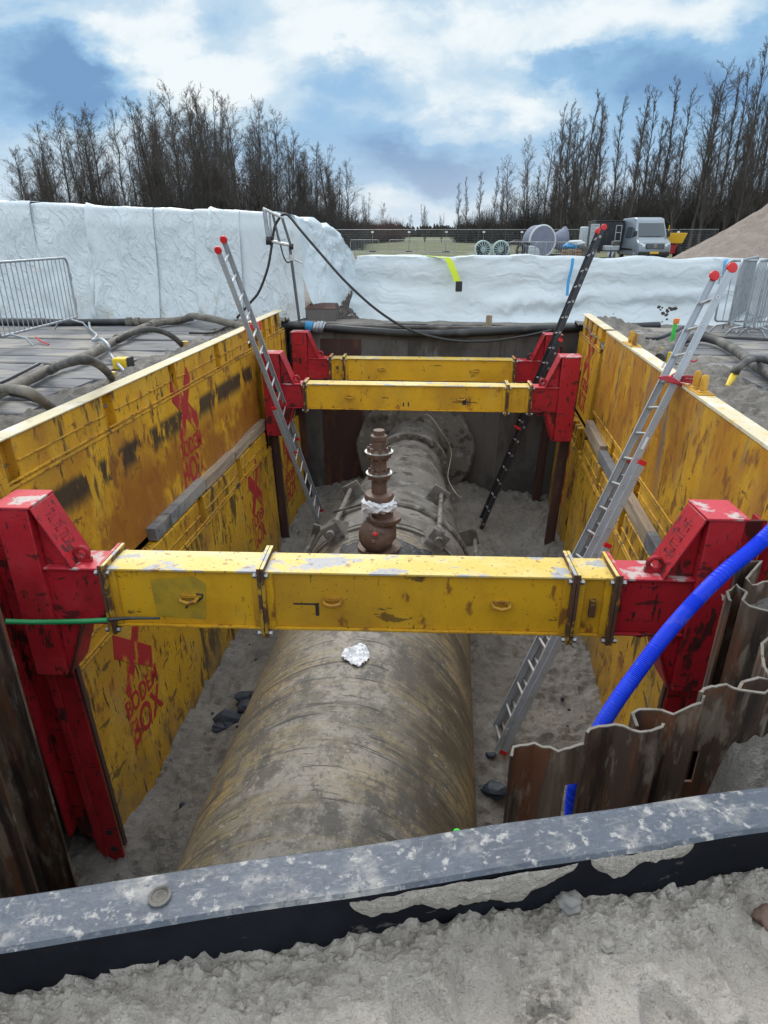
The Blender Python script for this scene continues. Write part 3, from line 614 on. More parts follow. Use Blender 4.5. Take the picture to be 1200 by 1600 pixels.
# ------------------------------------------------------------------ timbers on the ledges
tg = 'planks wedged along the ledge between panels'
def plank(label, side, y0, y1, dz, tilt, th=.09, w=.22, mat='timber'):
    f = XLL if side > 0 else XRL
    z = ZS - .06 + dz; w = w * .72
    a = Vector((f((y0), z) - .045 * side, y0, z)); b = Vector((f(y1, z) - .045 * side, y1, z + tilt))
    m = MB(); s = .022 * side
    m.hexa([a + Vector((-.08 * side, 0, 0)), b + Vector((-.08 * side, 0, 0)), b + Vector((s, 0, 0)), a + Vector((s, 0, 0)),
            a + Vector((-.09 * side, 0, w)), b + Vector((-.09 * side, 0, w)), b + Vector((s * .6, 0, w)), a + Vector((s * .6, 0, w))])
    return tag(m.build('plank', M[mat], bev=.006), label, 'plank', tg)
plank('dark grey plank lying lowest and nearest on the left ledge', 1, 5.75, 7.2, .01, .02, w=.2, mat='mat')
plank('grey plank second from the near end of the left ledge', 1, 7.22, 8.35, .01, 0, w=.2)
plank('short pale plank third along the left ledge', 1, 8.4, 9.1, .01, .03, w=.16)
plank('far brown plank on the left ledge beside the red bracket', 1, 9.1, 10.05, .02, 0, w=.2)
plank('pale plank at the far end of the right ledge', -1, 8.9, 10.1, .04, .05, w=.26)
plank('bent grey plank in the middle of the right ledge', -1, 7.4, 8.9, .01, .02, w=.2, mat='mat')
plank('brown plank on the right ledge behind the long ladder', -1, 6.2, 7.4, .0, .02, w=.22)
plank('nearest grey plank on the right ledge above the strut', -1, 5.0, 6.2, .0, .0, w=.22, mat='mat')
# ------------------------------------------------------------------ strut frames (three)
def frame(label, cx, cy, z, rz, flanges, h, w, left_x, right_x, railmat, ftype):
    """beam along x between flange xs (absolute), brackets out to left_x/right_x"""
    t = thing('strut_frame', label, 'strut frame', (cx, cy, z), rz, 'yellow and red strut frames across the trench')
    L = lambda x: x - cx
    fl = flanges
    zb, zt = -h / 2, h / 2
    for i in range(len(fl) - 1):
        a, b = L(fl[i]) + .022, L(fl[i + 1]) - .022
        m = MB(); m.box(a, b, -w / 2 + .012, w / 2 - .012, zb + .012, zt - .012)
        s = m.build('strut_beam', M['yel_strut'], t, bev=.004, local=True)
        lo = s.location.copy()
        def sub(mb, name, mat, bev=.003):
            for p in mb.v: p -= lo
            return mb.build(name, mat, s, bev=bev, local=True)
        sub(MB().box(a, b, -w / 2 - .012, w / 2 + .012, zt - .012, zt + .003), 'top_flange', M['strut_top'])
        sub(MB().box(a, b, -w / 2 - .012, w / 2 + .012, zb - .003, zb + .012), 'bottom_flange', M['yel_strut'])
        for e, sg in ((a, 1), (b, -1)):
            sub(MB().box(min(e, e + sg * .05), max(e, e + sg * .05), -w / 2 - .006, -w / 2 + .013, zb + .013, zt - .013), 'end_plate', M['yel_strut'])
        if b - a > .5:
            for u in ((.22, .78) if b - a > 1.3 else (.52,)):
                xx = a + (b - a) * u
                hk = MB().tube([(xx - .06, -w / 2 + .012, .01), (xx - .05, -w / 2 - .03, -.004), (xx, -w / 2 - .045, -.01), (xx + .05, -w / 2 - .03, -.004), (xx + .06, -w / 2 + .012, .01)], .014, 8)
                hk.box(xx - .055, xx + .055, -w / 2 - .014, -w / 2 + .012, .012, .03)
                sub(hk, 'lug', M['yel'], 0)
        elif b - a < .3:
            sub(MB().box((a + b) / 2 - .02, (a + b) / 2 + .02, -w / 2 - .02, -w / 2 + .012, -.07, .06), 'lock_bar', M['flange'])
    for i, x in enumerate(fl):
        x = L(x); inner = 0 < i < len(fl) - 1
        for sg in ((-1, 1)):
            f = MB().box(x - .024 if sg < 0 else x + .002, x - .002 if sg < 0 else x + .024, -w / 2 - .045, w / 2 + .045, zb - .05, zt + .035)
            outer_red = (i == 0 and sg < 0) or (i == len(fl) - 1 and sg > 0)
            f.build('flange_plate', M['flange'], t, bev=.002, local=True)
            if True:
                f2 = MB().box(x - .023 if sg < 0 else x + .003, x - .003 if sg < 0 else x + .023, -w / 2 - .044, w / 2 + .044, zt + .0353, zt + .041)
                f2.build('flange_cap', M['red_top'] if outer_red else M['strut_top'], t, local=True)
        for yy, zz in ((-w / 2 - .028, zt - .02), (-w / 2 - .028, zb - .02), (w / 2 + .028, zt - .02)):
            MB().lathe([(0, -.05), (.019, -.05), (.019, -.032), (.012, -.032), (.012, .032), (.019, .032), (.019, .05), (0, .05)], (x, yy, zz), (1, 0, 0), 6).build('bolt', M['bolt'], t, local=True, smooth=0)
    for sg, fx, wx in ((-1, fl[0], left_x), (1, fl[-1], right_x)):
        X = lambda d: L(fx) + sg * (.0245 + d)
        tot = abs(wx - fx) - .02
        bw = .22 if ftype == 'near' else .28                                   # vertical box width
        bi = tot - bw
        def bx(m, d0, d1, y0, y1, z0, z1): a, b = X(d0), X(d1); return m.box(min(a, b), max(a, b), y0, y1, z0, z1)
        br = MB(); bx(br, 0.002, bi, -w / 2 + .02, w / 2 - .02, zb + .022, zt - .022)
        b0 = br.build('bracket', M['red'], t, bev=.004, local=True); lo = b0.location.copy()
        def sub(mb, name, mat, bev=.004, smooth=35):
            for p in mb.v: p -= lo
            return mb.build(name, mat, b0, bev=bev, local=True, smooth=smooth)
        ztop, zbot = .655, -.66
        m = MB(); bx(m, 0.0, bi - .002, -w / 2 - .004, w / 2 + .004, zt - .02, zt - .003); sub(m, 'stub_top', M['red_top'])
        m = MB(); bx(m, 0.0, bi - .002, -w / 2 - .004, w / 2 + .004, zb + .004, zb + .02); sub(m, 'stub_bottom', M['red'])
        m = MB(); bx(m, bi, tot, -w / 2 - .02, w / 2 + .02, zbot, ztop); sub(m, 'bracket_box', M['red'], .006)
        m = MB(); bx(m, bi - .02, tot + .02, -w / 2 - .03, w / 2 + .03, ztop + .001, ztop + .018); sub(m, 'bracket_cap', M['red_top'])
        # sloping web and plate above, taper below
        pts = [(X(bi - .002), zt - .002), (X(bi - .19), zt - .002), (X(bi - .015), ztop - .04), (X(bi - .002), ztop - .04)]
        m = MB().prism(pts, -w / 2 + .05, w / 2 - .05, 1); sub(m, 'web', M['red'])
        dx = X(bi - .195), X(bi - .01)
        pl = [(dx[0], zt), (dx[0] - sg * .016, zt), (dx[1] - sg * .016, ztop - .0), (dx[1], ztop - .0)]
        m = MB().prism(pl, -w / 2 - .012, w / 2 + .012, 1); sub(m, 'slope_plate', M['red'])
        pts = [(X(bi - .002), zb + .002), (X(bi - .17), zb + .002), (X(bi - .02), zbot + .03), (X(bi - .002), zbot + .03)]
        m = MB().prism(pts, -w / 2 + .03, w / 2 - .03, 1); sub(m, 'lower_web', M['red'])
        pl = [(X(bi - .175), zb), (X(bi - .191), zb), (X(bi - .03), zbot), (X(bi - .012), zbot)]
        m = MB().prism(pl, -w / 2 + .0, w / 2 - .0, 1); sub(m, 'lower_plate', M['red'])
        lug = MB().torus((X(bi - .24), -.03, zt + .062), (0, 1, 0), .043, .017, 22, 8); bx(lug, bi - .30, bi - .17, -.045, -.015, zt - .004, zt + .03)
        sub(lug, 'lifting_lug', M['red'], 0)
        if sg > 0: sub(MB().torus((X(bi - .24), -.0, zb - .04), (0, 1, 0), .04, .014, 18, 6), 'lifting_lug', M['red'], 0)
        if ftype == 'near':                        # number plate welded on the slope
            for k in range(7):
                u = .2 + .085 * k; zc = zt + (ztop - zt) * (1 - u); xc = dx[1] + (dx[0] - dx[1]) * u
                hh = .018
                nb = MB(); n_ = Vector((-sg * (ztop - zt), 0, .235)).normalized() * .010
                for (yA, yB, zA, zB) in (((-.05, .05, .012, .017), (-.05, -.043, -.012, .017)) if k % 2 else ((-.05, .05, -.002, .003), (.043, .05, -.014, .014))):
                    o_ = Vector((xc, 0, zc)); dirv = Vector((dx[1] - dx[0], 0, ztop - zt)).normalized()
                    nrm = Vector((-sg * abs(dirv.z), 0, abs(dirv.x)))
                    c8 = [o_ + Vector((0, y_, 0)) + dirv * s_ + nrm * n2 for n2 in (.010, .020) for (y_, s_) in ((yA, zA), (yB, zA), (yB, zB), (yA, zB))]
                    nb.hexa(c8)
                sub(nb, 'welded_digit', M['red'], 0)
        # rail running down to the floor
        zl = ZF + .04 - z
        yf = w / 2
        if ftype == 'near':
            specs = [(tot - .13, tot + .02, yf - .06, yf - .035, zl, 'red', zbot - .002, .13), (tot - .155, tot - .133, yf - .045, yf + .0, zl + .12, 'rail_dark', zbot - .002, 0),
                     (tot + .06, tot + .12, yf - .08, yf - .05, zl + .10, 'red', ztop - .25, .10), (tot + .035, tot + .045, yf - .06, yf + .05, zl + .16, 'rail_dark', zbot, 0),
                     (tot + .15, tot + .30, yf - .0, yf + .03, zl + .22, 'red', ztop - .12, .1), (tot + .302, tot + .325, yf - .12, yf + .2, zl + .3, 'red', ztop - .15, 0)]
        else:
            specs = [(tot - .10, tot + .02, yf + .04, yf + .12, zl - .1, 'rail_dark', zbot + .1, 0), (tot + .02, tot + .10, yf + .06, yf + .2, zl - .1, 'rail_dark', ztop - .25, 0)]
        for k, (d0, d1, y0, y1, zz0, mt, z1, cut) in enumerate(specs):
            m = MB(); dr = -sg * TILT * (z1 - zz0)
            xa, xb = X(d0), X(d1); ci, co = zz0 - cut, zz0      # the foot is cut on a slant
            za, zb_ = (ci, co)
            if xa > xb: xa, xb, za, zb_ = xb, xa, zb_, za
            m.hexa([(xa + dr, y0, za), (xb + dr, y0, zb_), (xb + dr, y1, zb_), (xa + dr, y1, za), (xa, y0, z1), (xb, y0, z1), (xb, y1, z1), (xa, y1, z1)])
            m.build('rail', M[mt], t, bev=.003, local=True)
            if k == 0 and ftype == 'near':
                for hz_ in (.10, .30):
                    xc = (xa + xb) / 2 + dr * (1 - hz_ / (z1 - zz0))
                    MB().lathe([(0, 0), (.03, 0), (.03, .003), (0, .003)], (xc, y0 - .0035, zz0 + hz_), (0, 1, 0), 14).build('pin_hole', M['inkdark'], t, local=True)
    return t
f1 = frame('nearest strut frame, large yellow beam bolted between two worn red brackets', -0.58, 3.83, -.69, R(3.6), [-2.28, -1.21, .87, 1.14], .45, .26, -2.92, 1.86, 'red', 'near')
f2 = frame('middle strut frame, yellow beam whose right end is in front of the black ladder', -.53, 10.12, -.775, R(2.0), [-2.29, .90, 1.26], .40, .26, -2.95, 1.96, 'dark', 'far')
f3 = frame('farthest strut frame, yellow beam under the dark end wall', -.53, 12.22, -.74, R(2.0), [-2.26, -2.0, 1.18], .40, .26, -2.97, 1.98, 'dark', 'far')
# olive touch-up patch, black crayon marks on the near beam front
def onbeam(fr, m, name, mat): return m.build(name, M[mat], fr, local=True)
onbeam(f1, MB().add([(-1.40, -.1206, .14), (-1.39, -.1206, -.15), (-1.05, -.1206, -.17), (-1.02, -.1206, .12), (-1.1, -.1206, .17)], [(0, 1, 2, 3, 4)]), 'paint_patch', 'patch')
onbeam(f1, MB().box(-.28, -.255, -.1206, -.119, -.12, -.02).box(-.43, -.26, -.1206, -.119, -.035, -.022), 'crayon_mark', 'inkdark')
onbeam(f1, MB().tube([(-1.18, -.121, -.08), (-1.16, -.121, -.05), (-1.1, -.121, -.03), (-1.06, -.121, .0), (-1.05, -.121, .03), (-1.09, -.121, .035), (-1.1, -.121, .0)], .007, 6), 'crayon_mark', 'inkdark')
onbeam(f2, MB().box(-.2, -.18, -.121, -.119, -.14, -.08).box(-.12, -.1, -.121, -.119, -.14, -.07).box(.58, .95, -.121, -.119, -.06, -.05).box(.74, .8, -.121, -.119, -.10, .0), 'crayon_mark', 'inkdark')
# ------------------------------------------------------------------ the big pipe
px, pz, pr = PIPE
pt = thing('pipeline', 'wide sand dusted pipe lying along the trench floor into the end wall', 'pipe', (px, 6, pz - pr))
AX = (0, 1, 0)
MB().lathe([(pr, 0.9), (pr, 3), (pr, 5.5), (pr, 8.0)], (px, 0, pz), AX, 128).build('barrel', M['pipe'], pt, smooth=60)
tp_ = MB().lathe([(pr - .01, 8.0), (pr - .015, 8.2), (pr - .02, 8.35), (pr - .10, 8.9), (.84, 9.8), (.68, 10.6), (.62, 11.0), (.61, 11.5)], (px, 0, pz), AX, 96)
for p in tp_.v: p.z += .40 * sm(8.4, 11.4, p.y); p.x += .05 * sm(8.4, 11.4, p.y)
tp_.build('taper', M['concrete'], pt, smooth=60)
MB().lathe([(.61, 11.45), (.61, 12.8)], (px + .05, 0, pz + .40), AX, 72).build('neck', M['concrete'], pt, smooth=60)
rb = MB().lathe([(.6, 11.25), (.73, 11.26), (.74, 11.40), (.6, 11.41)], (px + .05, 0, pz + .38), AX, 64)
for k in range(20):
    a = 2 * math.pi * k / 20; c = Vector((px + .05 + .69 * math.sin(a), 11.22, pz + .38 + .69 * math.cos(a))); rb.lathe([(0, -.02), (.03, -.02), (.03, .03)], c, AX, 6)
rb.build('joint_ring', M['concrete'], pt)
wf = MB(); n = 72
prof = [(.5, 12.55), (1.16, 12.56), (1.2, 12.6), (1.21, 12.78), (1.1, 12.85)]
wf.lathe(prof, (px + .08, 0, pz + .36), AX, n)
for p in wf.v:
    r_ = math.hypot(p.x - px - .08, p.z - pz - .36)
    if r_ > 1: p.x += .05 * noise.noise(p * 3); p.z += .05 * noise.noise(p * 3 + Vector((5, 0, 0)))
wf.build('wall_flange', M['concrete'], pt)
MB().lathe([(pr - .05, 7.83), (pr + .055, 7.835), (pr + .075, 7.86), (pr + .075, 7.93), (pr + .05, 7.95), (pr - .05, 7.96)], (px, 0, pz), AX, 96).build('clamp_ring', M['concrete'], pt)
MB().lathe([(pr - .05, 7.20), (pr + .03, 7.205), (pr + .03, 7.27), (pr - .05, 7.275)], (px, 0, pz), AX, 96).build('clamp_ring', M['concrete'], pt)
cm = MB().lathe([(pr - .02, 7.275), (pr + .035, 7.30), (pr + .05, 7.5), (pr + .035, 7.8), (pr - .02, 7.83)], (px, 0, pz), AX, 96)
for p in cm.v: p += Vector((noise.noise(p * 4), 0, noise.noise(p * 4 + Vector((9, 0, 0))))) * .012
cm.build('clamp_collar', M['concrete'], pt, smooth=60)
def polar(a, r_, y): return Vector((px + r_ * math.sin(a), y, pz + r_ * math.cos(a)))
for adeg in (-76, -31, 33, 74):
    a = R(adeg); er = Vector((math.sin(a), 0, math.cos(a))); et = Vector((math.cos(a), 0, -math.sin(a)))
    m = MB()
    def cuboid(m, u0, u1, y0, y1, r0, r1, r1b=None):
        r1b = r1 if r1b is None else r1b; b = Vector((px, 0, pz))
        P = lambda u, y, r: b + et * u + er * r + Vector((0, y, 0))
        m.hexa([P(u0, y0, r0), P(u1, y0, r0), P(u1, y1, r0), P(u0, y1, r0), P(u0, y0, r1), P(u1, y0, r1), P(u1, y1, r1b), P(u0, y1, r1b)])
    cuboid(m, -.12, .12, 7.06, 7.12, 1.06, 1.33, 1.36); cuboid(m, -.12, -.085, 7.12, 7.5, 1.04, 1.34, 1.12); cuboid(m, .085, .12, 7.12, 7.5, 1.04, 1.34, 1.12); cuboid(m, -.12, .12, 7.02, 7.055, 1.04, 1.16, 1.2)
    cuboid(m, -.15, .15, 7.0, 7.42, 1.04, 1.10)
    m.build('clamp_lug', M['concrete'], pt, bev=.008)
    m = MB(); b0 = Vector((px, 0, pz)); m.lathe([(0, -.08), (.055, -.08), (.055, -.02), (.035, -.02), (.03, 1.75), (.05, 1.75), (.05, 1.82), (0, 1.82)], b0 + er * 1.25 + Vector((0, 7.02, 0)), (0, 1, -.03), 10)
    m.build('tie_rod', M['concrete'] if adeg == 33 else M['concrete'], pt)
    m = MB(); cuboid(m, -.13, .13, 8.62, 8.67, .92, 1.29, 1.29)
    m.build('back_plate', M['concrete'], pt, bev=.008)
sl_ = MB().grid(lambda u, v: polar(R(-27 + 62 * u), pr + .012 + .018 * fb(u * 7, v * 7) + .03 * math.sin(math.pi * u) * math.sin(math.pi * v) * (.5 + fb(u * 5, v * 4, 2)) - (.04 if min(u, v, 1 - u, 1 - v) < .01 else 0), 5.95 + .95 * v + .12 * fb(u * 4, v)), 40, 20)
sl_.build('bitumen_saddle', M['tar'], pt)
# valve standing on the pipe
hp = pz + pr
vt = thing('hydrant_valve', 'rusty flanged valve stack standing on top of the big pipe', 'valve', (px, 6.62, hp))
vx, vy = px + .0, 6.62
def stack(name, prof, mat='rustcast', n=28, o=None, ax=(0, 0, 1)): return MB().lathe(prof, o or (vx, vy, hp), ax, n).build(name, M[mat], vt)
stack('base_flange', [(0, -.1), (.24, -.1), (.25, -.02), (.25, .04), (.15, .05), (.14, .2), (0, .2)])
dx_ = Vector((0, -.8, .42)).normalized(); dc = Vector((vx - .02, vy - .1, hp + .22))
stack('valve_bonnet', [(.13, -.12), (.19, -.06), (.205, 0), (.20, .04), (.165, .09), (.10, .125), (0.05, .135), (.045, .155), (0, .155)], o=dc, ax=dx_)
for k in range(3):
    a = 2 * math.pi * k / 3 + .5; q = dx_.orthogonal().normalized(); g2 = dx_.cross(q)
    MB().lathe([(0, 0), (.03, 0), (.026, .03), (0, .035)], dc + dx_ * .11 + (q * math.cos(a) + g2 * math.sin(a)) * .08, dx_, 8).build('cap_bolt', M['rustcast'], vt)
MB().lathe([(0, 0), (.028, 0), (.024, .035), (0, .04)], dc + dx_ * .155, dx_, 10).build('centre_bolt', M['redplastic'], vt)
stack('valve_neck', [(.15, .15), (.14, .36), (.20, .37), (.205, .42), (.11, .43), (.10, .5)], o=(vx + .05, vy, hp))
stack('standpipe', [(.1, .45), (.095, .62), (.165, .63), (.165, .67), (.155, .69), (.085, .70), (.085, .93), (.08, 1.2), (.075, 1.36)], o=(vx, vy, hp))
for zz, rr in ((.915, .135), (1.16, .145)):
    stack('flange_disc', [(.08, zz - .035), (rr - .015, zz - .035), (rr - .015, zz - .012), (rr, zz - .01), (rr, zz + .014), (rr - .02, zz + .016), (.1, zz + .05), (.08, zz + .05)], 'rustcast')
    stack('flange_gasket', [(.1, zz + .017), (rr + .012, zz + .017), (rr + .012, zz + .025), (.1, zz + .025)], 'alurung')
    bl = MB()
    for k in range(8):
        a = 2 * math.pi * k / 8 + .2; bl.lathe([(0, -.06), (.018, -.06), (.018, .075), (0, .075)], (vx + (rr - .03) * math.cos(a), vy + (rr - .03) * math.sin(a), hp + zz), (0, 0, 1), 6)
    bl.build('flange_bolts', M['rustcast'], vt)
m = MB().lathe([(.07, 1.30), (.09, 1.32), (.09, 1.36), (.06, 1.37), (.06, 1.42), (0, 1.42)], (vx, vy, hp), (0, 0, 1), 20)
m.build('top_cap', M['rustcast'], vt)
def ragmesh(c, sx_, sy_, seed, drop):
    m = MB()
    def fn(u, v):
        a = (u - .5) * 2; b = (v - .5) * 2; an_ = math.atan2(b, a); r_ = (1 + .45 * noise.noise(Vector((math.cos(an_) * 1.1, math.sin(an_) * 1.1, seed))) + .08 * noise.noise(Vector((math.cos(an_) * 5, math.sin(an_) * 5, seed)))) * (max(abs(a), abs(b)) / max(1e-6, math.hypot(a, b)))
        x = a * sx_ * r_; y = b * sy_ * r_
        return Vector(c) + Vector((x, y, .03 * fb(u * 4, v * 4, seed) + .015 * fb(u * 11, v * 9, seed) + drop(x, y)))
    return m.grid(fn, 26, 26)
onpipe = lambda cx: (lambda x, y: math.sqrt(pr * pr - (cx + x - px) ** 2) - math.sqrt(pr * pr - (cx - px) ** 2))
rp = PZ(556, 1024, hp)
o = ragmesh((rp.x, rp.y, hp + .022), .125, .15, 3, onpipe(rp.x)).build('rag', M['rag'], smooth=60); o.modifiers.new('thick', 'SOLIDIFY').thickness = .004
tag(o, 'white crumpled rag lying alone on the near pipe', 'rag')
m = MB()
def rfn(u, v):      # bunched cloth lying round the front of the neck, one corner hanging
    a = R(165 + 190 * u); r_ = .13 + .07 * math.sin(math.pi * v) + .035 * noise.noise(Vector((u * 9, v * 5, 1))) + .015 * noise.noise(Vector((u * 24, v * 12, 4)))
    hang = .24 * sm(.34, .12, u) * sm(.35, 1, v)
    return Vector((vx + r_ * math.cos(a), vy + r_ * math.sin(a), hp + .66 - .17 * v - hang + .03 * noise.noise(Vector((u * 7, v * 3, 8)))))
o = m.grid(rfn, 80, 24).build('rag', M['rag'], smooth=60); o.modifiers.new('thick', 'SOLIDIFY').thickness = .006
tag(o, 'white rag wrapped round the rusty valve stack', 'rag')
cb = spline([PY(650, 655, 12.6) + Vector((0, -.15, 0)), PY(668, 648, 11.6), PY(690, 675, 11.3), PY(705, 705, 11.2), PY(700, 745, 10.6), PY(712, 770, 9.6), PY(722, 778, 9.3)], 8)
tag(MB().tube(cb, .009, 6).build('cable', M['rope'], smooth=60), 'dirty pale cable hanging over the narrow end of the pipe', 'cable')
tag(MB().tube(spline([PY(520, 800, 7.2), PY(545, 793, 7.2), PY(572, 786, 7.0)], 4), .02, 6).build('rod', M['concrete']), 'short grey rod lying across the pipe clamp beside the valve', 'rod')
# scrap on the trench floor
for k, (x, y, s_, lb) in enumerate([(382, 1092, .10, 'small dark scrap farthest up the left sand strip'), (362, 1118, .17, 'largest dark blue scrap on the left sand beside the pipe'), (342, 1131, .08, 'dark scrap nearest the yellow panel on the left sand'), (772, 1250, .12, 'dark blue scrap on the right sand near the ladder foot'), (765, 1190, .05, 'tiny dark crumb beside the ladder foot')]):
    p = PZ(x, y, ZF + .08)
    m = lump(MB(), (p.x, p.y, floorh(p.x, p.y) + s_ * .2), s_, k, (1.2, .8, .45)); lump(m, (p.x + s_ * .9, p.y + s_ * .5, floorh(p.x + s_ * .9, p.y + s_ * .5) + s_ * .1), s_ * .55, k + 9, (1, 1, .5))
    tag(m.build('scrap', M['scrap'], smooth=0), lb, 'scrap', 'dark scraps on the trench floor')
for k in range(26):
    r2 = random.Random(k); sd_ = r2.random() < .6
    x = r2.uniform(-2.7, -1.95) if sd_ else r2.uniform(.5, 1.8); y = r2.uniform(3.6, 9)
    s_ = r2.uniform(.015, .04)
    tag(lump(MB(), (x, y, floorh(x, y) + s_ * .3), s_, k, sub=1).build('crumb', M['scrap'], smooth=0), 'dark crumb of soil on the sand left of the pipe' if sd_ else 'dark crumb of soil on the sand right of the pipe', 'crumb', 'dark crumbs on the trench floor')
# ------------------------------------------------------------------ sheet piles
pg = 'rusty sheet piles around the near end of the trench'
def pile(label, path, tops, zb, slots=(), th=.013, rough=.012, name='sheet_pile'):
    """path: plan polyline, tops: top height per vertex; slots: (segment, u0, u1, z0, z1) burnt holes"""
    t = thing(name, label, 'sheet pile', (path[0][0], path[0][1], zb), group=pg)
    m = MB(); ed = MB(); r2 = random.Random(len(label))
    P = [Vector((a, b, 0)) for a, b in path]; nn = []
    for i in range(len(P)):
        d = (P[min(i + 1, len(P) - 1)] - P[max(i - 1, 0)]).normalized(); nn.append(Vector((-d.y, d.x, 0)) * th / 2)
    for i in range(len(P) - 1):
        cuts = [0, 1]; sl2 = [s for s in slots if s[0] == i]
        L_ = (P[i + 1] - P[i]).length; k = max(2, int(L_ / .03))
        us = sorted(set([j / k for j in range(k + 1)] + [s[1] for s in sl2] + [s[2] for s in sl2]))
        for a, b in zip(us[:-1], us[1:]):
            if b - a < 1e-5: continue
            pa, pb = P[i].lerp(P[i + 1], a), P[i].lerp(P[i + 1], b); na, nb = nn[i].lerp(nn[i + 1], a), nn[i].lerp(nn[i + 1], b)
            f = lambda p: rough * noise.noise(Vector((p.x * 23, p.y * 23, 0))) + rough * .6 * noise.noise(Vector((p.x * 70, p.y * 70, 3)))
            za = tops[i] + (tops[i + 1] - tops[i]) * a + f(pa); zb_ = tops[i] + (tops[i + 1] - tops[i]) * b + f(pb)
            spans = [(zb, zb, za, zb_)]
            for s in sl2:
                if a >= s[1] - 1e-6 and b <= s[2] + 1e-6: spans = [(zb, zb, s[3], s[3]), (s[4], s[4], za, zb_)]
            for (l0, l1, h0, h1) in spans:
                Z = lambda p, z: Vector((p.x, p.y, z))
                m.hexa([Z(pa - na, l0), Z(pb - nb, l1), Z(pb + nb, l1), Z(pa + na, l0), Z(pa - na, h0), Z(pb - nb, h1), Z(pb + nb, h1), Z(pa + na, h0)])
            Z = lambda p, z: Vector((p.x, p.y, z))
            ed.hexa([Z(pa - na * 1.03, za + .0005), Z(pb - nb * 1.03, zb_ + .0005), Z(pb + nb * 1.03, zb_ + .0005), Z(pa + na * 1.03, za + .0005), Z(pa - na, za + .006), Z(pb - nb, zb_ + .006), Z(pb + nb, zb_ + .006), Z(pa + na, za + .006)])
    m.build('pile_sheet', M['pile'], t, smooth=0); ed.build('cut_edge', M['pile_edge'], t, smooth=0)
    return t
def pts_at(lst, Y0): return [(PY(x, y, Y).x, Y) for x, y, Y in lst], [PY(x, y, Y).z for x, y, Y in lst]
def pile_px(label, lst, zb, slots=(), **k):
    p, z = pts_at(lst, 0); return pile(label, p, z, zb, slots, **k)
pile_px('lowest sheet pile of the near row, its burnt hole showing blue hose', [(799, 1182, 2.16), (802, 1168, 2.2), (835, 1162, 2.22), (872, 1174, 2.16), (916, 1162, 2.20)], -3.9, [(3, .42, .98, -.84, -.62)])
pile_px('second sheet pile from the left of the near row, with a curled end', [(917, 1146, 2.19), (921, 1140, 2.21), (962, 1132, 2.24), (1000, 1145, 2.18), (1034, 1138, 2.18), (1036, 1133, 2.21)], -3.9)
pile_px('third sheet pile of the near row, with a long burnt slot', [(996, 1134, 2.25), (988, 1116, 2.30), (1000, 1108, 2.32), (1034, 1110, 2.30), (1052, 1117, 2.26), (1096, 1098, 2.25), (1100, 1086, 2.27)], -3.9)
pile_px('fourth sheet pile of the near row, at its right end', [(1094, 1082, 2.27), (1100, 1076, 2.30), (1135, 1071, 2.31), (1155, 1080, 2.27), (1195, 1082, 2.24), (1215, 1068, 2.24)], -3.9, [(1, .0, .52, -.67, -.49)])
pile_px('fifth sheet pile, standing right of the near row against the sand', [(1154, 1078, 2.33), (1160, 1066, 2.38), (1185, 1060, 2.42), (1205, 1062, 2.42), (1192, 1040, 2.6), (1190, 1008, 2.75), (1210, 990, 2.8)], -3.9)
pile_px('tall sheet pile in front of the right red bracket', [(1141, 940, 2.95), (1136, 926, 3.05), (1150, 915, 3.1), (1166, 928, 3.0), (1160, 938, 2.95), (1172, 948, 2.9), (1200, 955, 2.88), (1225, 960, 2.86)], -3.9)
pile_px('tall sheet pile set behind the others beside the blue hose', [(1150, 892, 3.32), (1160, 880, 3.42), (1190, 876, 3.45), (1166, 905, 3.3), (1175, 915, 3.25), (1215, 905, 3.3)], -3.9)
lp = [(-2.60, 3.0), (-2.66, 3.04), (-2.86, 3.02), (-2.96, 2.86), (-3.2, 2.84), (-3.3, 3.0), (-3.6, 3.02)]
pile('dark rusty sheet pile standing at the left edge in front of the red post', lp, [-.36, -.33, -.28, -.2, -.2, -.2, -.2], -3.9)
lp = [(-2.34, 2.42), (-2.45, 2.47), (-2.62, 2.44), (-2.72, 2.24), (-2.95, 2.22)]
pile('nearest sheet pile at the lower left corner beside the black beam', [(a - .12, b + .1) for a, b in lp], [-.7, -.7, -.6, -.5, -.5], -3.9)
# ------------------------------------------------------------------ near black beam
ang = math.atan(.275); cx_ = 0.0; ctr = Vector((0, beamY(0), 0))
bt = thing('plastic_beam', 'scuffed black plastic beam lying across the near edge of the trench', 'beam', (0, beamY(0), .15), ang)
def bfn(m, z0, z1, w0, w1):
    k = 60
    ring = []
    for i in range(k + 1):
        x = -1.5 + 3.4 * i / k
        s_ = .006 * noise.noise(Vector((x * 3, 0, 0))); sag = .012 * noise.noise(Vector((x * 1.3, 4, 0)))
        ring.append([(x, w0 + s_, z0), (x, w0 + s_, z1 - .008 + sag), (x, w0 + .008 + s_, z1 + sag), (x, w1 - .008 + s_, z1 + sag), (x, w1 + s_, z1 - .008 + sag), (x, w1 + s_, z0)])
    vs = [p for r_ in ring for p in r_]; fs = []
    for i in range(k):
        for j in range(5): fs.append((i * 6 + j, i * 6 + j + 1, i * 6 + j + 7, i * 6 + j + 6))
    m.cur = 0; b = len(m.v); m.v += [Vector(p) for p in vs]
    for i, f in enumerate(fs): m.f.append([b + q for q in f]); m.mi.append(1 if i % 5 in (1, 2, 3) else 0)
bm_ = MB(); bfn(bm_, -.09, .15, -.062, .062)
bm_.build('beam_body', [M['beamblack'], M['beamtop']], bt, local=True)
bp = PZ(250, 1402, .3); lx = (bp.x) / math.cos(ang)
MB().lathe([(.024, 0), (.024, .004), (.02, .0055), (.017, .003), (.0165, .001), (.012, .0035), (0, .004)], (lx, 0, .152), (0, 0, 1), 28).build('bolt_head', M['concrete'], bt, local=True)
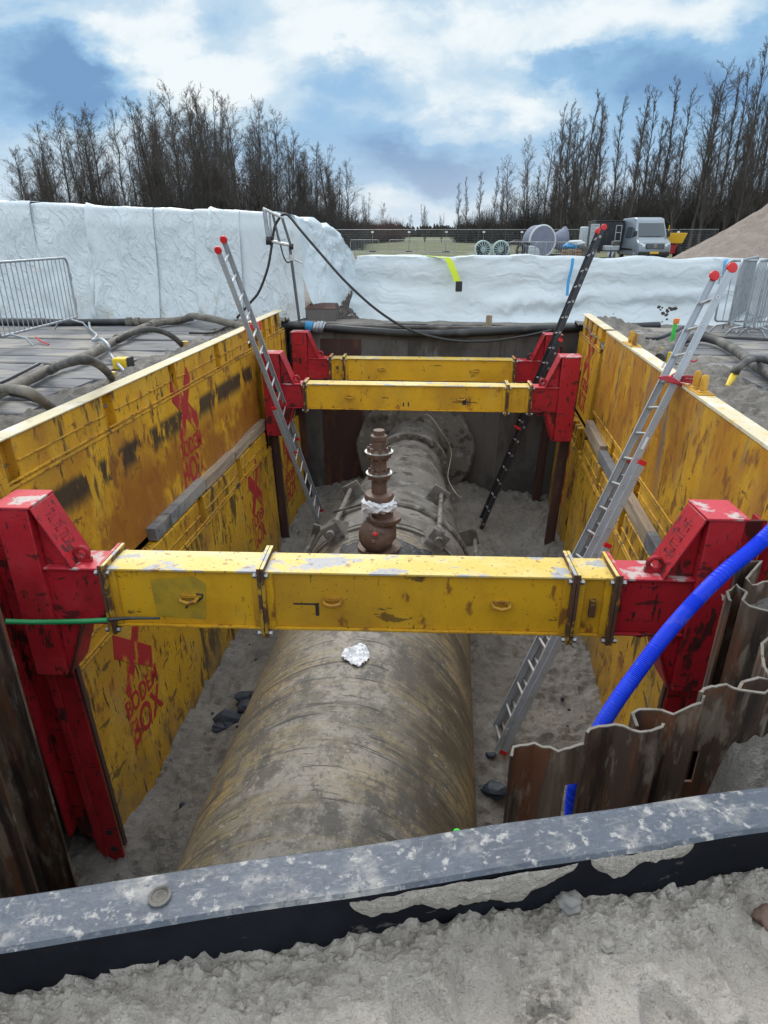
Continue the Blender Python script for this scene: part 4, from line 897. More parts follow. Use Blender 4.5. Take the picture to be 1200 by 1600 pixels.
# dried mud stuck to the beam front
mg = random.Random(5)
def mud(x0, x1, zt_, h, seed):
    m = MB()
    def fn(u, v):
        x = x0 + (x1 - x0) * u; e = math.sin(math.pi * u) ** .4
        z = zt_ - h * v * e * (.7 + .5 * fb((x1 - x0) * u * 9, seed)) + .008 * fb((x1 - x0) * u * 14, v * 2, seed)
        return (x, -.0625 - .012 * math.sin(math.pi * min(1, v * .9 + .05)) * e * (.6 + .9 * abs(fb(u * 9, v * 5, seed))), z)
    return m.grid(fn, 60, 12)
for k, (a, b, z, h) in enumerate([(-.20, .33, .135, .11), (.36, .62, .145, .085), (-.70, -.60, .04, .06)]):
    mud(a, b, z, h, k).build('dried_mud', M['sand_near'], bt, local=True, smooth=60)
for k in range(40):
    x = mg.uniform(-1, 1); y = beamY(x) - .075 - mg.random() ** 1.6 * .32; s_ = mg.uniform(.005, .013)
    tag(lump(MB(), (x, y, nearh(x, y) + s_ * .4), s_, k, (1.1, 1, .8), 2, .5).build('clod', M['sand_near'], smooth=60), 'clod of sand lying in front of the black beam', 'clod', 'clods of sand before the beam')
for (x, y, s_, lb) in [(890, 1405, .026, 'pale bluish clod in the middle of the near sand'), (950, 1465, .016, 'small bluish clod on the near sand')]:
    p = PZ(x, y, .19); tag(lump(MB(), (p.x, p.y, nearh(p.x, p.y) + .008), s_, 4, (1.1, 1, .7), 3, .5).build('clod', M['mat'], smooth=60), lb, 'clod')
p = PZ(1195, 1420, .19); tag(lump(MB(), (p.x + .02, p.y, nearh(p.x, p.y) + .01), .03, 7, (1.2, 1, .6), 3, .5).build('clod', M['rustcast'], smooth=60), 'reddish brown clod at the right edge of the near sand', 'clod')
p = PZ(714, 1306, .0); tag(MB().tube([(p.x, p.y + .1, -.35), (p.x + .005, p.y + .1, -.10), (p.x, p.y + .1, PY(714, 1297, p.y + .1).z)], .01, 8, True, [.012, .012, .004]).build('stake', M['lime']), 'tip of a lime green stake behind the black beam', 'stake')
# ------------------------------------------------------------------ hoses at the trench
bh = spline([PY(1245, 790, 3.3), PY(1185, 850, 3.2), PY(1120, 905, 3.05), PY(1050, 980, 2.9), PY(990, 1058, 2.75), PY(945, 1125, 2.62), PY(915, 1190, 2.55), PY(896, 1245, 2.55), PY(893, 1330, 2.6)], 14)
m = MB(); L_ = 0; dense = []
for a, b in zip(bh[:-1], bh[1:]):
    k = max(1, int((b - a).length / .0042))
    dense += [a.lerp(b, i / k) for i in range(k)]
m.tube(dense, .036, 20, True, [.0385 + (.0014 if i % 2 else -.0014) for i in range(len(dense))])
tag(m.build('blue_hose', M['bluehose'], smooth=60), 'bright blue ribbed hose hanging down past the right red bracket', 'hose')
gp = [PY(8, 971, 3.3), PY(60, 972, 3.42), PY(120, 971, 3.44), PY(168, 969, 3.46)]
tag(MB().tube(spline(gp, 6), .018, 10).build('green_hose', M['green'], smooth=60), 'thin green hose running under the left red bracket', 'hose')
tag(MB().tube(spline([PY(166, 969, 3.47), PY(200, 966, 3.5), PY(250, 966, 3.55)], 5), .012, 8, True, [.016 - .0008 * i for i in range(11)]).build('cable', M['blackpipe'], smooth=60), 'thin black cable tied along the underside of the near yellow beam', 'cable')
# ------------------------------------------------------------------ ladders
def ladder(label, foot, top, rung_dir, sections, mats, wheels=True, spacing=.28, width=.37, prof=(.070, .024), group='ladders leaning in the trench'):
    foot = Vector(foot); top = Vector(top); a = (top - foot); Ln = a.length; a.normalize()
    b = Vector(rung_dir); b = (b - a * b.dot(a)).normalized(); nrm = b.cross(a).normalized()
    t = bpy.data.objects.new('ladder', None); COL.objects.link(t); tag(t, label, 'ladder', group)
    Mx = Matrix((nrm, b, a)).transposed().to_4x4(); Mx.translation = foot; t.matrix_basis = Mx
    for si, (t0, t1, off, wd) in enumerate(sections):       # local: x normal (towards the wall -), y rung direction, z along
        z0, z1 = t0 * Ln, t1 * Ln
        s = bpy.data.objects.new('ladder_section', None); COL.objects.link(s); s.parent = t; s.location = (off, 0, z0)
        h = z1 - z0
        for sg in (-1, 1):
            y = sg * wd / 2
            m = MB(); d_, e_ = prof
            o0, i0 = y + sg * e_ / 2, y - sg * e_ / 2
            cs = [(-d_ / 2, o0), (d_ / 2, o0), (d_ / 2, i0), (d_ / 2 - .006, i0), (d_ / 2 - .006, o0 - sg * .005), (-d_ / 2 + .006, o0 - sg * .005), (-d_ / 2 + .006, i0), (-d_ / 2, i0)]
            m.prism(cs, 0, h, 2)
            for p in m.v: pass
            m.build('stile', mats[0], s, local=True, bev=.0015)
            for zz in ((0, h) if (si > 0 or True) else ()):
                c = MB().box(-d_ / 2 - .004, d_ / 2 + .004, y - e_ / 2 - .003, y + e_ / 2 + .003, zz - (.03 if zz == 0 else 0.035), zz + (.012 if zz == 0 else .012))
                if not (wheels and si == 0 and zz > 0): c.build('end_cap', M['redplastic'], s, local=True, bev=.003)
            if wheels and si == 0:
                MB().lathe([(0, -.02), (.02, -.02), (.045, -.016), (.05, -.008), (.05, .008), (.045, .016), (.02, .02), (0, .02)], (0, y, h + .02), (0, 1, 0), 24).build('wheel', M['redplastic'], s, local=True)
        k = int((h - .1) / spacing)
        for i in range(k + 1):
            zz = .12 + i * spacing
            if zz > h - .05: break
            m = MB().cyl((0, -wd / 2 + .006, zz), (0, wd / 2 - .006, zz), .0155, 10)
            r_ = m.build('rung', mats[1], s, local=True, smooth=50)
            for sg in (-1, 1):
                MB().lathe([(.019, -.004), (.019, .004), (.012, .004), (.012, -.003), (0, -.003)], (0, sg * (wd / 2 + .013), zz), (0, sg, 0), 12).build('rung_end', mats[1], s, local=True)
    return t, Mx, Ln
LM = (M['alu'], M['alurung'])
foot = PZ(764, 1158, ZF + .06); topR = PX(1128, 428, 2.58)
la, MR, LR = ladder('long grey ladder with red top wheels leaning on the right wall', foot, topR, (.04, 1, 0.0), [(.40, 1.0, .0, .35), (.0, .635, .058, .40), (.01, .47, .116, .44)], LM)
MB().tube([(.03, -.26, .32), (.05, -.28, -.02)], .014, 8).build('stabiliser_leg', M['alurung'], la, local=True); MB().lathe([(0, -.03), (.024, -.03), (.024, .02), (0, .02)], (.051, -.281, -.03), (0, 0, 1), 10).build('stabiliser_tip', M['redplastic'], la, local=True)
MB().box(-.0125, .0125, -.196, -.1905, LR * .655, LR * .655 + .13).build('sticker', M['stickerw'], la, local=True)
rt_ = thing('lashing', 'red strap tying the long ladder to yellow pins on the right wall', 'strap', (2.3, 6.2, .35))
for dz, k in ((0, 0), (.03, 1), (-.025, 2)):
    pp = [PX(1030, 590, 2.12), PX(1048, 596 - k * 3, 2.1), PX(1075, 602 + k * 3, 2.3), (XRW(6.3, .3) + .12, 6.2, .33 + dz), (XRW(6.3, .3) + .05, 6.35, .33 + dz), PX(1030, 590, 2.14)]
    MB().tube(spline(pp, 6), .013, 6).build('strap_loop', M['strapred'], rt_)
MB().tube(spline([PX(1045, 590, 2.15), PX(1065, 575, 2.3), PX(1072, 562, 2.4), PX(1083, 565, 2.45), PX(1090, 562, 2.5)], 5), .008, 5).build('strap_tail', M['strapred'], rt_)
m = PX(1034, 575, 2.15)
st = MB().tube([(m.x, m.y, m.z), (m.x + .02, m.y, m.z + .06)], .012, 5); st.build('white_tag', M['stickerw'], rt_)
footL = PZ(505, 808, ZF + .33); topL = PY(346, 385, 8.8)
lb_, ML, LL = ladder('grey ladder with red top wheels leaning on the far left wall', footL, topL, (0, 1, 0), [(.34, 1.0, 0, .34), (0.0, .52, -.058, .39)], LM)
ls = thing('lashing', 'bright red strap tying the left ladder to the wall top', 'strap', (-3.05, 9.8, .3))
for k in range(3):
    MB().tube(spline([PX(382, 508 + 4 * k, -3.1), PX(396, 507 + 3 * k, -3.0), PX(407, 503 + 5 * k, -2.98), PX(402, 516, -3.0), PX(386, 510, -3.1)], 5), .013, 6).build('strap_loop', M['redplastic'], ls)
footB = PZ(745, 822, ZF + .14); topB = PX(938, 360, 2.40)
lc_, MBk, LB = ladder('black ladder with red caps passing behind the middle strut beam', footB, topB, (0, 1, 0), [(.36, 1.0, 0, .34), (.0, .66, .058, .39)], (M['blackladder'], M['alurung']), spacing=.27)
# ------------------------------------------------------------------ mat boards on both sides
mgp = 'dusty boards of the matting beside the trench'
def board(label, x0, x1, y0, y1, z, seed, rot=0.0):
    m = MB()
    def fn(u, v): return None
    k = 24; vs = []
    hb = .07
    for i in range(k + 1):
        x = x0 + (x1 - x0) * i / k
        wv = .012 * noise.noise(Vector((x * 1.1, seed, 0)))
        ea = .03 * noise.noise(Vector((x * 2.5, seed * 2.3, 1))); eb = .03 * noise.noise(Vector((x * 2.5, seed * 2.3, 8)))
        yy0, yy1 = y0 + ea + rot * (x - x0), y1 + eb + rot * (x - x0)
        vs += [(x, yy0, z - hb), (x, yy0, z + wv - .012), (x, yy0 + .015, z + wv), (x, yy1 - .015, z + wv), (x, yy1, z + wv - .012), (x, yy1, z - hb)]
    fs = [(0, 1, 2, 3, 4, 5), tuple(k * 6 + j for j in (5, 4, 3, 2, 1, 0))]
    for i in range(k):
        for j in range(6): fs.append((i * 6 + j, i * 6 + (j + 1) % 6, i * 6 + 6 + (j + 1) % 6, i * 6 + 6 + j))
    m.add(vs, fs)
    return tag(m.build('mat_board', M['mat']), label, 'board', mgp)
r2 = random.Random(11)
yb = 5.6; i = 0
wh = ['nearest', 'second', 'third', 'fourth', 'fifth', 'sixth', 'seventh', 'eighth', 'ninth', 'tenth', 'eleventh', 'twelfth', 'thirteenth', 'fourteenth']
while yb < 12.3:
    w = r2.uniform(.46, .62)
    xe = -4.15 + r2.uniform(-.15, .3)
    board(f'grey mat board left of the trench, {wh[i]} counted away from the viewer', -9.5, xe, yb, yb + w - r2.uniform(.02, .05), .03 + r2.uniform(-.012, .012), i + 1, r2.uniform(-.004, .004)); yb += w; i += 1
yb = 6.2; i = 0
while yb < 12.4:
    w = r2.uniform(.5, .66)
    board(f'grey mat board right of the trench, {wh[i]} counted away from the viewer', 3.0 + .5 * max(0, 8.5 - yb) / 2 + r2.uniform(-.1, .25), 9, yb, yb + w - r2.uniform(.02, .05), .03 + r2.uniform(-.012, .012), i + 21, r2.uniform(-.004, .004)); yb += w; i += 1
# loose sand drifting over the board ends along both walls
def drift(x, y, xa, xb):
    e = sm(xa, xb, x); c = fb(x * 1.5, y * 1.5, 3); q = noise.voronoi(Vector((x * 9, y * 9, 2.0)))[0][0]
    return -.05 + .15 * e * (.75 + .8 * c) + e * (.05 * fb(x * 5, y * 5, 9) + .035 * fb(x * 14, y * 14, 2) + .04 * sm(.5, .0, q) * sm(-.1, .3, fb(x * 2.1, y * 2.1, 8)))
tag(MB().grid(lambda u, v: (-5.1 + 1.9 * u, 3.4 + 9.5 * v, drift(-5.1 + 1.9 * u, 3.4 + 9.5 * v, -4.9, -3.6)), 70, 340).build('sand_verge', M['sand'], center=False), kind='structure')
tag(MB().grid(lambda u, v: (HX1(3.4 + 9.5 * v) + .03 + 1.9 * u, 3.4 + 9.5 * v, drift(-(HX1(3.4 + 9.5 * v) + 1.9 * u), 3.4 + 9.5 * v, -4.3, -2.9)), 70, 340).build('sand_verge', M['sand'], center=False), kind='structure')
# ------------------------------------------------------------------ hoses on the left mats
def G(x, y, z): p = PZ(x, y, z); return p
def hose(label, pts, r, mat, name='hose', ends=None, n=10, group=None, k=8, ribs=False):
    pl = spline(pts, k); rad = None
    if ribs:
        dn_ = []
        for a, b in zip(pl[:-1], pl[1:]):
            q = max(1, int((b - a).length / .014)); dn_ += [a.lerp(b, i / q) for i in range(q)]
        pl = dn_; rad = [r * (1.06 if i % 2 else .96) for i in range(len(pl))]
    t = tag(MB().tube(pl, r, n, True, rad).build(name, M[mat], smooth=60), label, 'hose' if 'pipe' not in name else 'pipe', group)
    return t
hp_ = thing('manifold_pipe', 'long dusty grey pipe lying slantwise over the left matting', 'pipe', G(150, 550, .1))
MB().tube(spline([G(-60, 640, .13), G(0, 613, .13), G(53, 589, .13), G(88, 572, .13), G(149, 550, .13), G(187, 529, .13), G(238, 507, .13), G(300, 497, .13)], 8), .058, 14).build('pipe_barrel', M['hosedusty'], hp_, smooth=60)
for x, y in ((80, 575), (187, 528), (238, 507)):
    a, b = G(x - 4, y + 2, .13), G(x + 4, y - 2, .13); MB().cyl(a, b, .072, 16).build('coupling', M['hosedusty'], hp_)
hg = 'suction hoses arching over the left matting'
hose('ribbed dusty hose arching nearest over the left matting', [G(-40, 612, .16), G(0, 607, .2), G(35, 610, .42), G(55, 618, .38), G(73, 632, .22), G(86, 640, .02)], .042, 'hosedusty', group=hg, ribs=True)
hose('dark hose arching highest over the left matting', [G(78, 578, .16), G(92, 572, .35), G(112, 565, .55), G(135, 562, .60), G(155, 570, .45), G(168, 582, .25), G(176, 594, .02)], .042, 'hose', group=hg)
hose('far dusty hose arching near the middle of the left panel', [G(184, 532, .16), G(203, 522, .3), G(232, 515, .38), G(256, 519, .32), G(275, 530, .2), G(290, 545, .0)], .04, 'hose', group=hg)
for k, (x, y, w) in enumerate([(177, 600, 'dark hose arching highest'), (291, 548, 'far dusty hose')]):
    p = G(x, y, .0); tag(MB().cyl((p.x, p.y, -.1), (p.x, p.y, .14), .05, 14).build('hose_end', M['wash']), f'brownish clear pipe end taking the {w}', 'pipe end')
hose('thin black hose in the lower left corner of the matting', [G(-30, 612, .07), G(0, 612, .09), G(40, 620, .08), G(85, 636, .06)], .028, 'blackpipe')
hose('thin black cable along the near side of the dusty pipe', [G(-30, 607, .08), G(0, 598, .08), G(30, 584, .08), G(61, 568, .08)], .022, 'blackpipe', 'cable')
hose('grey looped cable hanging over the dusty pipe', [G(139, 499, .1), G(141, 514, .1), G(151, 524, .1), G(145, 532, .18), G(158, 530, .26), G(170, 541, .2), G(172, 553, .1), G(185, 570, .08), G(198, 584, .07)], .022, 'galv', 'cable')
p = G(192, 572, .04); yo = thing('yellow_block', 'yellow and black block on the sand beside the left panel', 'block', p)
MB().box(p.x - .10, p.x + .09, p.y - .08, p.y + .08, 0, .15).build('block_body', M['yplastic'], yo, bev=.02); MB().box(p.x + .092, p.x + .13, p.y - .07, p.y + .07, 0.0, .16).build('block_end', M['inkdark'], yo, bev=.01)
lbp = thing('black_pipe', 'straight black pipe lying along the foot of the left white sheeting', 'pipe', G(100, 505, .1))
MB().tube([G(-150, 500, .1), G(0, 503, .1), G(110, 504, .1), G(200, 503, .1)], .062, 14).build('pipe_barrel', M['blackpipe'], lbp)
for x0, x1 in ((198, 206), (212, 218)): MB().cyl(G(x0, 503, .1), G(x1, 503, .1), .085, 16).build('coupling', M['hosedusty'], lbp)
MB().tube(spline([G(200, 503, .1), G(250, 502, .1), G(285, 500, .12), G(300, 494, .22), G(330, 498, .22), G(360, 506, .16), G(392, 514, .1)], 6), .062, 14).build('elbow', M['hosedusty'], lbp, smooth=60)
hose('thin black cable crossing the sand to the left ladder', [G(296, 520, .06), G(330, 520, .08), G(352, 512, .08), G(372, 500, .08)], .02, 'blackpipe', 'cable')
# ------------------------------------------------------------------ hoses on the right
rh = thing('suction_hose', 'thick black hose with a yellow end lying over the right matting', 'hose', G(1150, 560, .1))
MB().tube(spline([G(1030, 560, .12), G(1060, 535, .12), G(1090, 527, .14), G(1120, 532, .14), G(1150, 548, .14), G(1180, 570, .13), G(1240, 610, .13)], 8), .066, 14).build('hose_body', M['hose'], rh, smooth=60)
MB().tube(spline([G(1225, 575, .16), G(1190, 561, .22), G(1170, 563, .27), G(1155, 574, .24), G(1148, 582, .18)], 8), .04, 12).build('branch_hose', M['hose'], rh, smooth=60)
a, b = G(1149, 582, .17), G(1136, 604, .05)
MB().tube([a, a.lerp(b, .5), b], .05, 12, True, [.04, .036, .022]).build('yellow_end', M['yplastic'], rh)
a, b = G(1152, 575, .22), G(1148, 583, .17); MB().cyl(a, b, .048, 12).build('hose_clip', M['blackpipe'], rh)
hose('black cable lying behind the right yellow panel', [G(1010, 530, .1), G(1030, 528, .1), G(1050, 520, .12), G(1066, 512, .1)], .03, 'blackpipe', 'cable')
hose('thin black cable along the foot of the right sheeting', [G(1090, 516, .04), G(1130, 527, .05), G(1170, 530, .05), G(1230, 533, .05)], .03, 'blackpipe', 'cable')
hose('short length of dark pipe half buried right of the trench', [G(1185, 618, .03), G(1205, 622, .04), G(1240, 630, .04)], .07, 'blackpipe', 'buried_pipe')
gs_ = G(1050, 535, .05)
gt = thing('marker_stake', 'lime green stake with an orange tip behind the right panel', 'stake', gs_)
MB().box(gs_.x - .025, gs_.x + .025, gs_.y - .02, gs_.y + .02, -.1, .33).build('stake_post', M['lime'], gt, bev=.004); MB().box(gs_.x - .03, gs_.x + .05, gs_.y - .025, gs_.y + .025, .332, .41).build('stake_tip', M['orange'], gt, bev=.006)
for k, (x, y) in enumerate([(1042, 575), (1032, 552)]):
    p = G(x, y, .02); tag(MB().cyl((p.x, p.y, -.1), (p.x + .02, p.y, .22 if k == 0 else .1), .035, 12).build('hose_end', M['yplastic' if k == 0 else 'wash']), ['upright yellow pipe end behind the long ladder', 'low brownish pipe end behind the right panel'][k], 'pipe end')
# ------------------------------------------------------------------ hose along the end wall
eh = thing('discharge_hose', 'long black hose lying on top of the end wall with a blue coupling', 'hose', (-.4, 12.9, 0))
Y9 = 12.75
MB().tube(spline([PY(440, 508, Y9), PY(480, 510, Y9), PY(500, 511, Y9), PY(560, 516, Y9), PY(650, 521, Y9), PY(750, 519, Y9), PY(840, 514, Y9), PY(960, 512, 12.9), PY(1030, 509, 13.0)], 8), .075, 14).build('hose_body', M['blackpipe'], eh, smooth=60)
a, b = PY(478, 509, Y9), PY(489, 511, Y9); MB().cyl(a, b, .098, 16).build('blue_clamp', M['strapblue'], eh)
for x0, x1, r_ in ((490, 494, .10), (495, 499, .12), (500, 504, .125), (504.5, 507, .11)): MB().cyl(PY(x0, 511, Y9), PY(x1, 512, Y9), r_, 16).build('coupling_ring', M['galv'], eh)
# ------------------------------------------------------------------ tarpaulins
def tarp(name, label, path, mat, nu, nv, back, wr, group=None, flare=.25, parent=None, seed=0.0):
    """path: (x, y, zbase, ztop) along the front; the sheet goes up the front and back over the top"""
    def at(u):
        s = u * (len(path) - 1); i = min(int(s), len(path) - 2); f = s - i
        return [path[i][k] * (1 - f) + path[i + 1][k] * f for k in range(4)]
    def fn(u, v):
        x, y, z0, z1 = at(u); a = at(max(0, u - .01)); b = at(min(1, u + .01))
        d = Vector((b[0] - a[0], b[1] - a[1], 0)).normalized(); n = Vector((d.y, -d.x, 0))
        lx = seed + u * sum((Vector(path[i + 1][:2]) - Vector(path[i][:2])).length for i in range(len(path) - 1))
        if v < .72:
            q = v / .72; z = z0 + (z1 - z0) * q; off = flare * (1 - q) ** 2 - .04 * sm(.85, 1, q)
        else:
            q = (v - .72) / .28; z = z1 + .02 - .06 * q + .03 * math.sin(q * 3); off = -.05 - back * q
        p = Vector((x, y, z)) + n * off
        vv_ = v * 2.6
        w1 = fb(lx * 1.3, vv_ * .9, 2.0); w2 = abs(noise.noise(Vector((lx * 2.6 + w1 * 2, vv_ * 1.7, 5)))); w3 = abs(noise.noise(Vector((lx * 6 + w1 * 3, vv_ * 3.3 + lx, 9))))
        amp = wr * (.35 + sm(-.2, .4, fb(lx * .35, vv_ * .5, 4)))
        h = .045 * w1 - (.03 * min(w2, .35) if wr > 1.3 else 0) + .008 * min(w3, .3) + (0.17 * noise.noise(Vector((lx * .22, vv_ * 2.6 + w1 * .35, 3))) * sm(.60, .3, v) if mat == 'tarp2' else .07 * (.3 - min(.3, abs(noise.noise(Vector((lx * 1.5 + .4 * w1, vv_ * .35, 21)))))) / .3 * sm(.1, .3, abs(noise.noise(Vector((lx * .4, 3, 3))))))
        p += (n if v < .72 else Vector((0, 0, 1))) * h * amp
        if v > .6: p.z += (.03 if mat != 'tarp' else .012) * noise.noise(Vector((lx * 1.2, 7, 0)))
        return p
    o = MB().grid(fn, nu, nv).build(name, M[mat], parent, smooth=80)
    if parent: o.modifiers.new('thick', 'SOLIDIFY').thickness = .012; return o
    return tag(o, label, 'tarpaulin', group)
YT = 13.35
def TP(x, yt, y, zb): p = PY(x, yt, y); return (p.x, p.y, zb, p.z)
tl_ = tarp('tarpaulin', 'tall white plastic sheeting covering the long stack left of the trench',
     [(-16, YT + .1, -.05, 2.2), TP(-60, 318, YT, -.05), TP(60, 318, YT, -.05), TP(150, 324, YT, -.05), TP(225, 327, YT, -.05), TP(300, 329, YT, -.05), TP(380, 331, YT, -.08), TP(430, 333, YT, -.08), TP(468, 340, YT + .15, .05)], 'tarp', 260, 70, 1.6, 1.0)
def over(x0, x1, yt0, yt1, sd, zb=-.04, dy=-.045):
    n_ = 5; sd = TP(x0, yt0, YT, 0)[0] + 16
    tarp('overlap_sheet', '', [TP(x0 + (x1 - x0) * i / n_, yt0 + (yt1 - yt0) * i / n_ - .8, YT + dy - .012 * math.sin(i * 2.1 + sd), zb) for i in range(n_ + 1)], 'tarp', 60, 70, 1.2, 1.0, parent=tl_, seed=sd)
over(132, 236, 324, 327, 31.0); over(300, 372, 329, 331, 57.0, .0); over(-40, 44, 318, 318, 83.0)
tarp('tarpaulin', 'crumpled shiny white sheeting falling over the end of the left stack',
     [TP(462, 338, YT + .12, .02), TP(490, 346, YT + .75, .16), TP(515, 358, YT + 1.7, .35), TP(540, 372, YT + 2.9, .2), TP(556, 398, YT + 3.6, .1), TP(562, 440, YT + 3.9, .1)], 'tarp3', 120, 60, 1.3, 1.7, flare=.45)
YR = 13.75
tarp('tarpaulin', 'low white sheeting stretched along the far side of the trench',
     [TP(556, 402, YR + .6, -.30), TP(600, 401, YR + .15, -.34), TP(648, 402, YR, -.36), TP(700, 405, YR, -.36), TP(740, 401, YR, -.36), TP(795, 403, YR, -.36), TP(830, 400, YR, -.36), TP(870, 403, YR, -.36), TP(915, 404, YR, -.36), TP(950, 407, YR, -.36), TP(1005, 404, YR, -.36), TP(1060, 408, YR, -.34), TP(1118, 405, YR, -.3), TP(1160, 407, YR, -.25), TP(1260, 408, YR, -.2), TP(1400, 408, YR, -.2)], 'tarp2', 300, 50, 1.2, .7, flare=.55)
# straps, buckle, board
def ribbon(pts, w, mat, name, label, cat='strap', wd=(1, 0, 0)):
    m = MB(); vs = []; pts = spline(pts, 6); W_ = Vector(wd) * w / 2
    for p in pts: vs += [p - W_, p + W_, p + W_ + Vector((0, -.008, .004)), p - W_ + Vector((0, -.008, .004))]
    fs = []
    for i in range(len(pts) - 1):
        for j in range(4): fs.append((i * 4 + j, i * 4 + (j + 1) % 4, i * 4 + 4 + (j + 1) % 4, i * 4 + 4 + j))
    fs += [(0, 1, 2, 3), tuple(len(pts) * 4 - 4 + j for j in (3, 2, 1, 0))]
    m.add(vs, fs); return m, (tag(m.build(name, M[mat]), label, cat) if label else None)
ys = thing('lifting_strap', 'lime yellow strap hanging over the low white sheeting with a black buckle', 'strap', PY(710, 430, YR - .2))
m, _ = ribbon([PY(650, 399, YR + .9), PY(668, 400, YR + .4), PY(690, 402, YR - .06), PY(700, 405, YR - .14), PY(708, 422, YR - .26), PY(715, 441, YR - .36)], .13, 'strapyel', 'w', None); m.build('webbing', M['strapyel'], ys)
p = PY(717, 447, YR - .42); MB().box(p.x - .065, p.x + .065, p.y - .04, p.y + .03, p.z - .10, p.z + .09).build('buckle', M['inkdark'], ys, bev=.015)
MB().box(p.x - .06, p.x + .065, p.y - .035, p.y + .035, p.z - .13, p.z - .102).build('tail_label', M['stickerw'], ys)
ribbon([PY(895, 404, YR - .08), PY(893, 420, YR - .18), PY(888, 440, YR - .28), PY(886, 462, YR - .42)], .055, 'strapblue', 'strap', 'blue strap on the low sheeting beside the black ladder')
ribbon([PY(1136, 404, YR + .15), PY(1134, 410, YR - .15), PY(1131, 430, YR - .28)], .07, 'strapblue', 'strap', 'blue strap on the low sheeting behind the long ladder top')
r4 = random.Random(4)
for k in range(16):  # small dark lumps standing for illegible print on the sheet
    p = PY(1040 + r4.gauss(0, 9), 489 + r4.gauss(0, 8), YR - .55); lump(MB(), p, .02, k)
    tag(lump(MB(), p, r4.uniform(.012, .035), k, (1.2, .5, 1), 2, .6).build('print_spot', M['rubble'], smooth=60), 'dark spot of illegible print on the low sheeting behind the right panel', 'print spot', 'print spots on the low sheeting')
p = PY(764, 500, 13.0)
tag(MB().box(p.x - .055, p.x + .06, 12.98, 13.06, -.1, .16).box(p.x - .12, p.x - .056, 12.99, 13.05, -.1, -.02).build('stub_post', M['timber'], bev=.006), 'short brown wooden stub standing at the foot of the low sheeting', 'post')
# rubble and block in the gap between the sheetings
tag(MB().grid(lambda u, v: (-3.15 + 1.75 * u, 13.1 + 2.6 * v, -.12 + .55 * sm(0, .8, v) * math.sin(math.pi * min(1, u * .8 + .15)) + .07 * fb(u * 8, v * 9) + .05 * fb(u * 25, v * 25)), 60, 60).build('rubble_heap', M['rubble'], center=False), 'dark rubble with white shell bits between the two sheetings', 'rubble heap')
p = PY(500, 500, 13.3); cbk = thing('concrete_block', 'dark concrete block with a sloping lid in the gap between sheetings', 'block', (p.x, 13.4, -.05))
MB().box(p.x - .30, p.x + .32, 13.25, 13.7, -.15, .22).build('block_body', M['endwall'], cbk, bev=.015); MB().hexa([(p.x - .30, 13.24, .222), (p.x + .34, 13.24, .222), (p.x + .34, 13.72, .222), (p.x - .30, 13.72, .222), (p.x - .22, 13.4, .30), (p.x + .30, 13.4, .30), (p.x + .30, 13.7, .30), (p.x - .22, 13.7, .30)]).build('block_lid', M['rail_dark'], cbk)
# ------------------------------------------------------------------ hose stand
YS = 12.6; T = lambda x, y, dy=0: PY(x, y, YS + dy)
hs = thing('hose_stand', 'thin steel stand with two rollers in front of the white sheeting', 'stand', T(467, 500))
def rod(a, b, r, name='strut', mat='galv'): return MB().cyl(a, b, r, 10).build(name, M[mat], hs)
rod(T(411, 326), T(443, 341), .028, 'top_bar', 'alurung'); rod(T(413, 328), T(419, 372), .04); rod(T(421, 332), T(424, 371), .018); rod(T(426, 334), T(436, 376), .022, 'strut', 'darksteel'); rod(T(441, 341), T(454, 383), .024, 'strut', 'darksteel')
rod(T(424, 377), T(452, 383), .03, 'axle', 'alurung'); rod(T(453, 388), T(468, 503), .028, 'pole', 'darksteel')
MB().lathe([(.025, -.05), (.07, -.05), (.085, -.03), (.07, 0), (.085, .03), (.07, .05), (.025, .05)], T(420, 376), (1, .2, -.1), 20).build('roller', M['blackpipe'], hs)
MB().lathe([(.02, -.04), (.05, -.04), (.058, -.02), (.05, 0), (.058, .02), (.05, .04), (.02, .04)], T(455, 385), (1, .2, -.1), 18).build('roller', M['blackpipe'], hs)
rod(T(455, 398), T(456, 407), .05, 'clamp', 'alurung'); rod(T(456, 404), T(472, 411), .016, 'handle', 'alurung')
hose('black cable looping from the hose stand to the right across the trench end', [T(437, 340), T(443, 335), T(452, 338), T(470, 360), T(500, 395), T(540, 440), T(590, 485), T(640, 515), T(700, 531), T(760, 533), T(820, 525), T(862, 516)], .024, 'blackpipe', 'cable')
hose('black cable hanging from the hose stand down behind the left ladder', [T(437, 340), T(430, 352), T(427, 366), T(424, 388), T(418, 420), T(405, 455), T(391, 473), T(370, 497)], .024, 'blackpipe', 'cable')
hose('short cable loop hanging from the hose stand axle', [T(437, 376), T(440, 390), T(444, 403), T(449, 410), T(453, 409)], .014, 'blackpipe', 'cable')
